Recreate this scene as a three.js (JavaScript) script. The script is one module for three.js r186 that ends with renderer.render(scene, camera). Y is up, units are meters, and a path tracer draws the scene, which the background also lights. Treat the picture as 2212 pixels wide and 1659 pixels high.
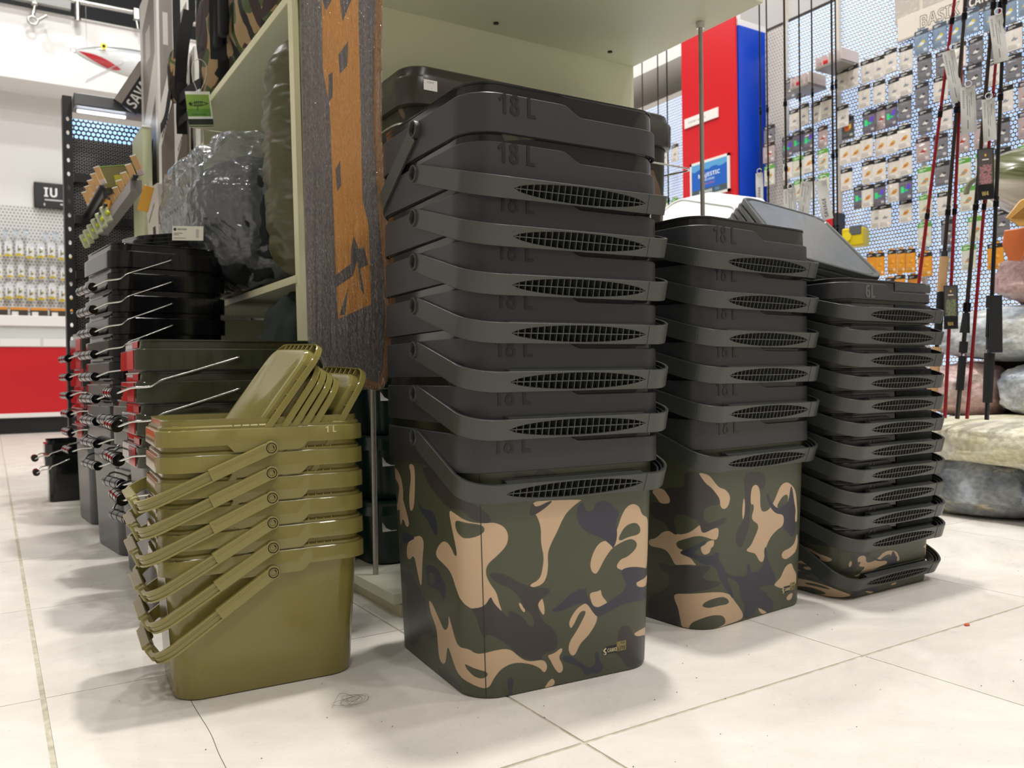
import * as THREE from 'three';
import { mergeGeometries, toCreasedNormals } from 'three/addons/utils/BufferGeometryUtils.js';
import { RoundedBoxGeometry } from 'three/addons/geometries/RoundedBoxGeometry.js';
import { TextGeometry } from 'three/addons/geometries/TextGeometry.js';
import { FontLoader } from 'three/addons/loaders/FontLoader.js';
import { RectAreaLightUniformsLib } from 'three/addons/lights/RectAreaLightUniformsLib.js';
import { ImprovedNoise } from 'three/addons/math/ImprovedNoise.js';

// ---------------------------------------------------------------- camera, exposure, lights
const scene = new THREE.Scene();
scene.background = new THREE.Color(0x000000);
const R = Math.PI / 180;
const camera = new THREE.PerspectiveCamera(2 * Math.atan(829.5 / 1788.1) / R, 2212 / 1659, 0.05, 40);
camera.position.set(0, 0.41, 0);
{
  const yaw = 32.152 * R, pitch = -0.605 * R, roll = -0.86 * R;
  const fwd = new THREE.Vector3(Math.sin(yaw) * Math.cos(pitch), Math.sin(pitch), -Math.cos(yaw) * Math.cos(pitch));
  const rgt = new THREE.Vector3(Math.cos(yaw), 0, Math.sin(yaw));
  const up = new THREE.Vector3().crossVectors(rgt, fwd);
  const r2 = rgt.clone().multiplyScalar(Math.cos(roll)).addScaledVector(up, Math.sin(roll));
  const u2 = up.clone().multiplyScalar(Math.cos(roll)).addScaledVector(rgt, -Math.sin(roll));
  camera.setRotationFromMatrix(new THREE.Matrix4().makeBasis(r2, u2, fwd.clone().negate()));
}
camera.focus = 1.15; camera.userData.fStop = 9;
const renderer = new THREE.WebGLRenderer({ antialias: true });
renderer.toneMapping = THREE.LinearToneMapping;
renderer.toneMappingExposure = 1.27;
renderer.shadowMap.enabled = true;
RectAreaLightUniformsLib.init();
const CEIL = 5.2;
// ceiling lamps, all but the first added fill: x, z, side (m), luminance, colour
const LAMPS = [
  [1.33, -1.42, 0.24, 590, 0xfffcf8, 'ceiling lamp right above the bucket stacks'],
  [-1.7, 0.2, 0.2, 130, 0xfffcfa, 'added ceiling fill lamp over the left side of the front aisle'],
  [-0.7, 1.5, 0.2, 230, 0xfffcfa, 'added ceiling fill lamp behind and left of the viewer'],
  [0.6, 2.5, 0.2, 290, 0xfffcfa, 'added ceiling fill lamp straight behind the viewer'],
  [1.9, 1.7, 0.2, 270, 0xfffcfa, 'added ceiling fill lamp behind and right of the viewer'],
  [3.1, 0.5, 0.2, 230, 0xfffcfa, 'added ceiling fill lamp over the right side of the front aisle'],
  [-2.4, -1.6, 0.2, 90, 0xfffcfa, 'added ceiling fill lamp over the left aisle beside the shelf unit'],
  [-1.8, -3.9, 0.2, 150, 0xfffcfa, 'added ceiling fill lamp over the left aisle further back'],
  [1.1, -3.9, 0.2, 330, 0xfffefc, 'added ceiling fill lamp above the far end of the shelf unit'],
  [0.5, -5.6, 0.2, 300, 0xfffefc, 'added ceiling fill lamp between the shelf unit and the sales counter'],
  [-0.9, -6.6, 0.2, 300, 0xfffefc, 'added ceiling fill lamp before the white bulkhead'],
  [2.2, -3.0, 0.2, 300, 0xf6f8ff, 'cool white added ceiling fill lamp before the fishing tackle wall'],
  [2.1, -0.6, 0.2, 170, 0xf6f8ff, 'added ceiling fill lamp above the artificial rocks'],
];

// ---------------------------------------------------------------- helpers
let seed = 12345;
const rnd = () => { seed = (seed * 1664525 + 1013904223) >>> 0; return seed / 4294967296; };
const rr = (a, b) => a + (b - a) * rnd();
const noise = new ImprovedNoise();
const V3 = (x, y, z) => new THREE.Vector3(x, y, z);
const used = {};
function numbered(n) { const k = used[n] = (used[n] ?? -1) + 1; return k ? n + '_' + String(k).padStart(3, '0') : n; }
function tag(o, label, category, group) { o.userData = { label, category }; if (group) o.userData.group = group; return o; }
function thing(name, label, category, pos = [0, 0, 0], turn = 0, group) {
  const o = new THREE.Group(); o.name = numbered(name); scene.add(o);
  o.position.set(...pos); o.rotation.y = turn; return tag(o, label, category, group);
}
function part(name, geo, mat, parent) {
  const m = new THREE.Mesh(Array.isArray(geo) ? merge(geo) : geo, mat); m.name = parent === scene ? numbered(name) : name;
  m.castShadow = m.receiveShadow = true; parent.add(m); return m;
}
function sub(name, parent) { const g = new THREE.Group(); g.name = name; parent.add(g); return g; }
function solo(name, geo, mat, label, category, group) { return tag(part(name, geo, mat, scene), label, category, group); }
function struct(name, geo, mat) { const m = part(name, geo, mat, scene); m.userData = { kind: 'structure' }; return m; }
function copy(src, pos, turn, label, group) {
  const c = src.clone(); c.name = numbered(src.name.replace(/_\d{3}$/, '')); scene.add(c);
  c.position.set(...pos); c.rotation.y = turn;
  c.userData = { ...src.userData, label }; if (group) c.userData.group = group; return c;
}
function merge(list) {
  const l = list.map((g) => { let q = g.index ? g.toNonIndexed() : g; for (const k of Object.keys(q.attributes)) if (!['position', 'normal', 'uv'].includes(k)) q.deleteAttribute(k);
    if (!q.attributes.uv) q.setAttribute('uv', new THREE.BufferAttribute(new Float32Array(q.attributes.position.count * 2), 2)); return q; });
  return l.length === 1 ? l[0] : mergeGeometries(l);
}
const box = (w, h, d, x = 0, y = 0, z = 0) => new THREE.BoxGeometry(w, h, d).translate(x, y, z);
const rbox = (w, h, d, r, x = 0, y = 0, z = 0, s = 2) => new RoundedBoxGeometry(w, h, d, s, r).translate(x, y, z);
function bar(a, b, r, n = 10, r2 = r) { // round bar from a to b
  const A = V3(...a), B = V3(...b), L = A.distanceTo(B);
  const g = new THREE.CylinderGeometry(r2, r, L, n); g.translate(0, L / 2, 0);
  g.applyQuaternion(new THREE.Quaternion().setFromUnitVectors(V3(0, 1, 0), B.clone().sub(A).normalize())); g.translate(A.x, A.y, A.z); return g;
}
function tube(pts, r, seg = 40, n = 8, closed = false, tension = 0.5) { return new THREE.TubeGeometry(new THREE.CatmullRomCurve3(pts.map((p) => V3(...p)), closed, 'catmullrom', tension), seg, r, n, closed); }
// rounded rectangle ring: back -> left -> front -> right -> back
function ring(a, b, r, nA = 7, nS = 6) {
  const P = [], ln = (x0, z0, x1, z1, n) => { for (let i = 0; i < n; i++) P.push([x0 + (x1 - x0) * i / n, z0 + (z1 - z0) * i / n]); };
  const ar = (cx, cz, t0) => { for (let i = 0; i < nA; i++) { const t = t0 - Math.PI / 2 * i / nA; P.push([cx + r * Math.cos(t), cz + r * Math.sin(t)]); } };
  const A = a - r, B = b - r;
  ln(0, -b, -A, -b, nS); ar(-A, -B, Math.PI * 1.5); ln(-a, -B, -a, B, nS * 2); ar(-A, B, Math.PI); ln(-A, b, A, b, nS * 2); ar(A, B, Math.PI / 2); ln(a, B, a, -B, nS * 2); ar(A, -B, 0); ln(A, -b, 0, -b, nS);
  P.push([0, -b]); return P;
}
function ringS(a, b, r, nA, nS) { const P = ring(a, b, r, nA, nS), s = [0]; for (let i = 1; i < P.length; i++) s.push(s[i - 1] + Math.hypot(P[i][0] - P[i - 1][0], P[i][1] - P[i - 1][1])); const L = s[s.length - 1]; return s.map((v) => v / L); }
// loft of rounded-rectangle sections; each [y, a, b, r, v]; y may be a function of (s, x, z)
function loft(secs, { nA = 7, nS = 6, cap0 = false, cap1 = false, crease = 0.55 } = {}) {
  const [, ra, rb, rrr] = secs[Math.floor(secs.length / 2)], S = ringS(ra, rb, rrr, nA, nS), n = S.length, pos = [], uv = [], idx = [];
  let v = 0, prev = null;
  secs.forEach(([y, a, b, r, vv], i) => {
    const P = ring(a, b, r, nA, nS);
    const y0 = typeof y === 'function' ? y(0.1, 0, -b) : y;
    if (prev) v += Math.hypot(y0 - prev[0], a - prev[1]); prev = [y0, a];
    P.forEach(([x, z], j) => { pos.push(x, typeof y === 'function' ? y(S[j], x, z) : y, z); uv.push(S[j], vv ?? v); });
  });
  for (let i = 0; i < secs.length - 1; i++) for (let j = 0; j < n - 1; j++) { const p = i * n + j, q = p + n; idx.push(p, p + 1, q + 1, p, q + 1, q); }
  const cap = (i, down) => {
    const y = secs[i][0], c = pos.length / 3; pos.push(0, typeof y === 'function' ? y(0, 0, 0) : y, 0); uv.push(0.5, secs[i][4] ?? 0.5);
    for (let j = 0; j < n - 1; j++) { const p = i * n + j; down ? idx.push(c, p + 1, p) : idx.push(c, p, p + 1); }
  };
  if (cap0) cap(0, true); if (cap1) cap(secs.length - 1, false);
  const g = new THREE.BufferGeometry();
  g.setAttribute('position', new THREE.Float32BufferAttribute(pos, 3)); g.setAttribute('uv', new THREE.Float32BufferAttribute(uv, 2)); g.setIndex(idx);
  return toCreasedNormals(g, crease);
}
// bent sheet from a function (u, v) -> [x, y, z]
function sheet(fn, nu, nv, flip = false) {
  const pos = [], uv = [], idx = [];
  for (let j = 0; j <= nv; j++) for (let i = 0; i <= nu; i++) { pos.push(...fn(i / nu, j / nv)); uv.push(i / nu, j / nv); }
  for (let j = 0; j < nv; j++) for (let i = 0; i < nu; i++) { const p = j * (nu + 1) + i, q = p + nu + 1; flip ? idx.push(p, q, q + 1, p, q + 1, p + 1) : idx.push(p, p + 1, q + 1, p, q + 1, q); }
  const g = new THREE.BufferGeometry();
  g.setAttribute('position', new THREE.Float32BufferAttribute(pos, 3)); g.setAttribute('uv', new THREE.Float32BufferAttribute(uv, 2)); g.setIndex(idx); g.computeVertexNormals(); return g;
}
// closed lumpy body: superellipsoid half sizes (x, y, z) with noise
function lump(hx, hy, hz, { e = 0.7, amp = 0.1, freq = 2, amp2 = 0, freq2 = 8, ns = 0, n = 5, flat = null, ridge = null } = {}) {
  const g0 = new THREE.IcosahedronGeometry(1, n), p = g0.attributes.position, q = V3(), uv = g0.attributes.uv;
  for (let i = 0; i < p.count; i++) {
    q.fromBufferAttribute(p, i).normalize();
    const x = Math.sign(q.x) * Math.abs(q.x) ** e, y = Math.sign(q.y) * Math.abs(q.y) ** e, z = Math.sign(q.z) * Math.abs(q.z) ** e;
    let k = 1 + amp * noise.noise(q.x * freq + ns, q.y * freq, q.z * freq - ns) + amp2 * noise.noise(q.x * freq2 - ns, q.y * freq2 + ns, q.z * freq2);
    if (ridge) k += ridge(q);
    let Y = y * hy * k; if (flat !== null && Y < -flat) Y = -flat;
    p.setXYZ(i, x * hx * k, Y, z * hz * k); 
    uv.setXY(i, (q.x * 0.7 + q.z * 0.7) * 0.5 + 0.5, q.y * 0.5 + 0.5);
  }
  return toCreasedNormals(g0, 1.2);
}
function boxUV(g, s, k = 0) { // texture laid on from the side each facet faces, in metres times s
  const p = g.attributes.position, n = g.attributes.normal, u = g.attributes.uv, q = (i, f) => Math.abs(f.call(n, i)) + Math.abs(f.call(n, i + 1)) + Math.abs(f.call(n, i + 2));
  for (let i = 0; i < p.count; i += 3) { const ax = q(i, n.getX), ay = q(i, n.getY), az = q(i, n.getZ); for (let j = i; j < i + 3; j++) { const X = p.getX(j) * s, Y = p.getY(j) * s, Z = p.getZ(j) * s; ax >= ay && ax >= az ? u.setXY(j, Z + k, Y) : ay >= az ? u.setXY(j, Z + k, X + Y) : u.setXY(j, X + k, Y); } }
  return g;
}
const font = await new FontLoader().loadAsync('fonts/droid/droid_sans_bold.typeface.json');
function letters(t, size, depth) { const g = new TextGeometry(t, { font, size, depth, curveSegments: 4, bevelEnabled: false }); g.computeBoundingBox(); const b = g.boundingBox; return g.translate(-(b.min.x + b.max.x) / 2, -(b.min.y + b.max.y) / 2, 0); }

// ---------------------------------------------------------------- materials
const std = (color, roughness = 0.6, o = {}) => new THREE.MeshStandardMaterial({ color, roughness, side: THREE.DoubleSide, ...o });
const phys = (color, roughness, o = {}) => new THREE.MeshPhysicalMaterial({ color, roughness, side: THREE.DoubleSide, ...o });
function canvasTex(w, h, draw, { srgb = true, repeat = null } = {}) {
  const c = document.createElement('canvas'); c.width = w; c.height = h; draw(c.getContext('2d'), w, h);
  const t = new THREE.CanvasTexture(c); if (srgb) t.colorSpace = THREE.SRGBColorSpace;
  t.wrapS = t.wrapT = THREE.RepeatWrapping; if (repeat) t.repeat.set(...repeat); t.anisotropy = 8; return t;
}
function noiseTex(n, fn, srgb = true) { // fn(u, v) -> [r, g, b] 0..255
  const d = new Uint8Array(n * n * 4);
  for (let j = 0; j < n; j++) for (let i = 0; i < n; i++) { const c = fn(i / n, j / n); const k = (j * n + i) * 4; d[k] = c[0]; d[k + 1] = c[1]; d[k + 2] = c[2]; d[k + 3] = 255; }
  const t = new THREE.DataTexture(d, n, n); t.magFilter = THREE.LinearFilter; t.minFilter = THREE.LinearMipmapLinearFilter; t.generateMipmaps = true; t.wrapS = t.wrapT = THREE.RepeatWrapping; if (srgb) t.colorSpace = THREE.SRGBColorSpace; t.needsUpdate = true; return t;
}
const pn = (u, v, f, z = 0) => { // periodic noise
  const a = u * 2 * Math.PI, b = v * 2 * Math.PI, k = f / (2 * Math.PI);
  return noise.noise(Math.cos(a) * k + z, Math.sin(a) * k + Math.cos(b) * k * 1.3, Math.sin(b) * k * 1.3 - z);
};
const cl = (x) => Math.max(0, Math.min(255, x));
const M = {
  collar: phys(0x353638, 0.4), strap: phys(0x3f413e, 0.36), rim: phys(0x232322, 0.1), dark: std(0x0c0c0c, 0.8),
  olive: phys(0x857c44, 0.15), oliveHandle: phys(0x8a8149, 0.26), black: phys(0x101113, 0.09), green: phys(0x373a2a, 0.1), blackMatte: std(0x17181a, 0.55),
  greyTub: phys(0x4a4b4c, 0.34), darkGreen: phys(0x0d2420, 0.3), brownLid: phys(0x3f3b34, 0.3),
  steel: std(0xc9c8c4, 0.22, { metalness: 1 }), rod: std(0xa9a49c, 0.32, { metalness: 0.6 }), wire: std(0xd8d8d4, 0.18, { metalness: 1 }),
  cream: std(0xd8dabe, 0.42), creamEdge: std(0xe6e4bd, 0.4), white: std(0xeceae6, 0.5), greyWhite: std(0xd9d6d2, 0.6), red: phys(0xc9151f, 0.35), redWall: phys(0xd41c26, 0.3), blue: phys(0x1247c8, 0.3),
  paper: std(0xe8e6e2, 0.6), whitePlastic: phys(0xd4d6d5, 0.35), charcoal: std(0x26282b, 0.5), chrome: std(0xd0d0d0, 0.12, { metalness: 1 }),
  cork: std(0xc9a274, 0.8), eva: std(0x1a1b1d, 0.85), blank: phys(0x2e2620, 0.2), blankBlack: phys(0x131416, 0.2), redBlank: phys(0x8e1420, 0.22), guide: std(0x2a2a2c, 0.3, { metalness: 1 }),
  film: phys(0xffffff, 0.06, { transmission: 1, thickness: 0, ior: 1.5 }),
  strapBlack: std(0x0f1012, 0.8), lightSoft: std(0xffffff, 0.5, { emissive: 0xfff2e0, emissiveIntensity: 3 }),
};
// ---------------------------------------------------------------- room shell
{
  const W = std(0xa09b95, 0.7), x0 = -4.2, x1 = 4.0, z0 = -8.6, z1 = 4.2, t = 0.2;
  struct('ceiling', box(x1 - x0 + 2 * t, t, z1 - z0 + 2 * t, (x0 + x1) / 2, CEIL + t / 2, (z0 + z1) / 2), W);
  struct('wall_left', box(t, CEIL, z1 - z0, x0 - t / 2, CEIL / 2, (z0 + z1) / 2), W);
  struct('wall_right', box(t, CEIL, z1 - z0, x1 + t / 2, CEIL / 2, (z0 + z1) / 2), W);
  struct('wall_front', box(x1 - x0 + 2 * t, CEIL, t, (x0 + x1) / 2, CEIL / 2, z1 + t / 2), W);
  struct('wall_back', box(x1 - x0 + 2 * t, CEIL, t, (x0 + x1) / 2, CEIL / 2, z0 - t / 2), std(0xdedbd6, 0.7));
  // floor: grout slab and separate ceramic tiles
  const fl = new THREE.Group(); fl.name = 'floor'; fl.userData = { kind: 'structure' }; scene.add(fl);
  const grout = noiseTex(256, (u, v) => { const n = pn(u, v, 24) * 22 + pn(u, v, 60, 3) * 22; return [cl(196 + n), cl(190 + n), cl(170 + n)]; });
  grout.repeat.set(18, 18);
  part('grout', box(x1 - x0, 0.1, z1 - z0, (x0 + x1) / 2, -0.0514, (z0 + z1) / 2), std(0xffffff, 0.9, { map: grout }), fl);
  const tt = noiseTex(512, (u, v) => {
    const n = pn(u, v, 5) * 5 + pn(u, v, 17, 4) * 4 + pn(u, v, 60, 8) * 3 + (rnd() - 0.5) * 5; const sp = rnd() < 0.0007 ? -70 * rnd() : 0;
    return [cl(229 + n + sp), cl(224 + n + sp), cl(214 + n * 0.95 + sp)];
  });
  const rough = noiseTex(256, (u, v) => { const k = cl(112 + pn(u, v, 7, 1) * 40 + pn(u, v, 30, 6) * 30); return [k, k, k]; }, false);
  const tm = [0, 1, 2].map((k) => phys(new THREE.Color(0xffffff).multiplyScalar(1 - k * 0.018), 0.85, { map: tt, roughnessMap: rough, specularIntensity: 0.8 }));
  const xs = [-0.957, -0.454], zs = []; for (let k = 0; k < 8; k++) xs.push(0.049 + 0.5015 * k);
  for (let k = 2; k >= -16; k--) zs.push(-0.7365 + 0.4955 * k);
  for (let i = 0; i < xs.length - 1; i++) for (let j = 0; j < zs.length - 1; j++) {
    const gx = (x) => Math.abs(x - 0.049) < 0.01 ? 0.0032 : Math.abs(x - 0.5505) < 0.01 ? 0.0022 : 0.0009;
    const gz = (z) => Math.abs(z + 0.7365) < 0.01 ? 0.0026 : 0.0009;
    const a = xs[i] + gx(xs[i]), b = xs[i + 1] - gx(xs[i + 1]), c = zs[j] - gz(zs[j]), d = zs[j + 1] + gz(zs[j + 1]);
    const g = box(b - a, 0.008, c - d, (a + b) / 2, -0.004, (c + d) / 2), uv = g.attributes.uv, ox = ((i * 37 + j * 17) % 10) / 10, oy = ((i * 13 + j * 29) % 10) / 10;
    for (let k = 0; k < uv.count; k++) uv.setXY(k, uv.getX(k) * 0.9 + ox, uv.getY(k) * 0.9 + oy);
    part('tile', g, tm[(i * 5 + j * 3) % 3], fl);
  }
  part('tile_field', [box(3.2, 0.008, z1 - z0, -2.58, -0.004, (z0 + z1) / 2), box(8.2, 0.008, 3.8, -0.1, -0.0045, 2.3)], tm[0], fl);
  // hairline crack in a tile
  part('crack', tube([[0.2125, 0.0002, -1.35], [0.2115, 0.0002, -1.24], [0.208, 0.0002, -1.1], [0.2075, 0.0002, -1.0], [0.203, 0.0002, -0.93], [0.1995, 0.0002, -0.8], [0.1985, 0.0002, -0.74]], 0.00035, 40, 4), std(0x55504a, 0.9), fl);
}
// key lamp and added fill lamps: glowing face, housing, light just below
LAMPS.forEach(([x, z, s, L, col, lab]) => {
  const t = thing('key_fill_lamp', 'square ' + lab, 'lamp', [x, CEIL - 0.08, z]);
  part('housing', box(s + 0.06, 0.08, s + 0.06, 0, 0.035, 0), M.white, t);
  part('diffuser', box(s, 0.01, s, 0, -0.008, 0), std(0xffffff, 0.5, { emissive: col, emissiveIntensity: Math.min(L, 4) }), t);
  const l = new THREE.RectAreaLight(col, L, s, s); l.position.set(x, CEIL - 0.1, z); l.lookAt(x, 0, z); scene.add(l);
});
// ---------------------------------------------------------------- shelf unit (gondola)
{
  const y1 = 1.25;
  const t = thing('display_shelving', 'pale green laminate shelf unit with back panel, shelves and low plinth', 'shelf unit');
  part('back_panel', box(0.93, 1.75, 0.016, 1.04, 0.875, -1.753), M.cream, t);
  part('end_edge', box(0.0125, 1.75, 0.03, 0.5762, 0.86, -1.756), M.creamEdge, t).rotation.z = 0.012;
  part('canopy_shelf', rbox(0.955, 0.02, 0.452, 0.002, 1.0275, y1 + 0.01, -1.519), M.cream, t);
  for (const [x, z] of [[1.033, -1.69], [1.38, -1.691], [0.7, -1.69]]) part('shelf_bolt', new THREE.CylinderGeometry(0.006, 0.0065, 0.003, 12).translate(x, y1 - 0.0012, z), M.guide, t);
  for (const x of [0.6, 1.4555]) { const p = part('support_rod', bar([x, 0.04, -1.442], [x, y1 - 0.012, -1.442], 0.0052, 14), M.rod, t); part('collar', new THREE.CylinderGeometry(0.0105, 0.0095, 0.014, 18).translate(x, y1 - 0.008, -1.442), M.chrome, p); }
  // plinth: lower box and top board
  part('plinth_box', rbox(0.9, 0.022, 0.44, 0.001, 1.033, 0.011, -1.514), std(0xcfccae, 0.6), t);
  part('plinth_board', rbox(0.94, 0.0185, 0.452, 0.0015, 1.039, 0.033, -1.519), std(0xdad9c2, 0.5), t);
  for (const [x0, z] of [[0.6, -1.322], [0.655, -1.318]]) part('board_slot', box(x0 < 0.62 ? 0.012 : 0.045, 0.001, 0.004, x0 + 0.01, 0.0424, z), M.dark, t);
  // left bay: shelves that face the aisle on the left
  part('left_shelf', rbox(0.44, 0.02, 1.06, 0.0015, 0.78, 1.236, -2.29), M.cream, t);
  part('left_shelf', rbox(0.44, 0.017, 1.06, 0.0015, 0.78, 0.6245, -2.29), M.cream, t);
  part('left_back', box(0.014, 1.75, 1.2, 1.0, 0.875, -2.36), std(0xc9caa6, 0.5), t);
  part('left_end', box(0.4, 0.6, 0.012, 0.8, 0.308, -2.826), M.cream, t); part('left_end', box(0.4, 0.59, 0.012, 0.8, 0.93, -2.826), M.cream, t); part('left_inner', box(0.012, 0.57, 1.05, 0.86, 0.33, -2.29), std(0x2a2c28, 0.7), t);
  part('left_base', box(0.4, 0.09, 1.1, 0.79, 0.045, -2.31), std(0x2a2b28, 0.6), t);
  for (const y of [1.236, 0.6245]) { const e = part('edge_band', rbox(0.003, y > 1 ? 0.02 : 0.017, 1.06, 0.0008, 0.5595, y, -2.29), M.creamEdge, t); }
}
{ // pale upright further along the aisle
  const t = thing('upright_board', 'narrow pale green upright panel edge beside the black perforated stand', 'panel', [0.442, 0, -2.92]);
  part('board', rbox(0.028, 1.232, 0.22, 0.002, 0, 0.616, -0.1), std(0xc6cba6, 0.5), t);
  part('end_cap', rbox(0.031, 0.006, 0.225, 0.002, 0, 1.235, -0.1), M.white, t);
}
// ---------------------------------------------------------------- left background
{
  // bulkhead, gallery, counter
  struct('trim_1', [box(9, 0.57, 0.9, 0, 3.125, -8.15)], std(0xf0eeec, 0.45));
  struct('trim_2', [box(9, 0.012, 0.02, 0, 3.404, -7.69)], M.greyWhite);
  const gb = struct('trim_3', box(9, 1.5, 0.05, 0, 4.2, -8.4), std(0x17191c, 0.7));
  const rail = thing('gallery_railing', 'thin grey metal railing with posts above the white bulkhead', 'railing', [0, 0, -7.62]);
  part('top_rail', bar([-1, 3.50, 0], [3, 3.545, 0], 0.022, 12), M.steel, rail);
  part('lower_beam', box(1.4, 0.07, 0.05, -0.1, 3.47, 0), std(0x9a9a98, 0.4), rail);
  for (const x of [0.65, 2.2]) part('post', bar([x, 3.36, 0], [x, 3.7, 0], 0.024, 12), M.steel, rail);
  part('clamp', [rbox(0.05, 0.1, 0.05, 0.01, 1.09, 3.5, 0.02), bar([1.09, 3.45, 0.02], [1.1, 3.38, 0.02], 0.012, 8)], M.steel, rail);
  const hook = solo('hanging_clamp', [tube([[0, 0.25, 0], [0.003, 0.16, 0], [-0.006, 0.1, 0], [-0.01, 0.06, 0.01]], 0.012, 16, 8), new THREE.TorusGeometry(0.032, 0.011, 8, 18).translate(-0.014, 0.02, 0.01), bar([0.02, 0.03, 0], [0.085, 0.075, 0.02], 0.013, 8), rbox(0.05, 0.09, 0.05, 0.012, 0, 0.19, 0)], M.steel, 'shiny steel hanging clamp below the gallery rail', 'clamp');
  hook.position.set(0.345, 3.27, -7.62);
  const c = thing('sales_counter', 'long shop counter with red front panel, white bands and black kick', 'counter', [0.6, 0, -8.05]);
  part('front_panel', box(4, 0.535, 0.6, 0, 0.428, 0.05), M.red, c);
  part('kick_board', box(4, 0.13, 0.56, 0, 0.065, 0.03), std(0x0f1113, 0.4), c);
  part('lower_trim', rbox(4, 0.035, 0.62, 0.004, 0, 0.147, 0.055), M.white, c);
  part('drawer_band', rbox(4, 0.165, 0.61, 0.004, 0, 0.778, 0.055), std(0xd2d5d4, 0.4), c);
  part('top_board', rbox(4, 0.085, 0.66, 0.008, 0, 0.903, 0.06), M.white, c);
  for (let k = 0; k < 7; k++) part('price_rail', rbox(0.28, 0.06, 0.006, 0.002, -1.0 + k * 0.3, 0.73, 0.364), M.paper, c);
}
const perf = (bg, ring, hole, glow) => { // perforated sheet steel, staggered round holes, glow paints light into them: 6 x 6 cells per tile
  const S = 384, n = 6, st = S / n;
  const dots = (g, f) => { for (let j = -1; j <= n; j++) for (let i = -1; i <= n; i++) f(g, (i + (((j % 2) + 2) % 2 ? 0.5 : 0) + 0.25) * st, (j + 0.5) * st); };
  const map = canvasTex(S, S, (g) => { g.fillStyle = bg; g.fillRect(0, 0, S, S); dots(g, (g, x, y) => { g.fillStyle = ring; g.beginPath(); g.arc(x, y, st * 0.37, 0, 7); g.fill(); g.fillStyle = hole; g.beginPath(); g.arc(x, y, st * 0.29, 0, 7); g.fill(); }); });
  const em = glow && canvasTex(S, S, (g) => { g.fillStyle = '#000'; g.fillRect(0, 0, S, S); dots(g, (g, x, y) => { g.fillStyle = glow[0]; g.beginPath(); g.arc(x, y, st * 0.37, 0, 7); g.fill(); g.fillStyle = glow[1]; g.beginPath(); g.arc(x, y, st * 0.25, 0, 7); g.fill(); }); });
  return { map, em };
};
const uvScale = (g, w, h, cell) => { const u = g.attributes.uv; for (let i = 0; i < u.count; i++) u.setXY(i, u.getX(i) * w / cell, u.getY(i) * h / cell); return g; };
const perfWhite = perf('#d8d6d4', '#e9e9e8', '#8d8b8a');
{
  const p = struct('trim_4', uvScale(new THREE.PlaneGeometry(4, 0.95), 4, 0.95, 0.16).translate(0.9, 1.415, -8.1), std(0xffffff, 0.5, { map: perfWhite.map }));
  struct('trim_5', box(9, 2, 0.05, 0, 1.9, -8.13), std(0xe4e2e0, 0.6));
}
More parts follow.
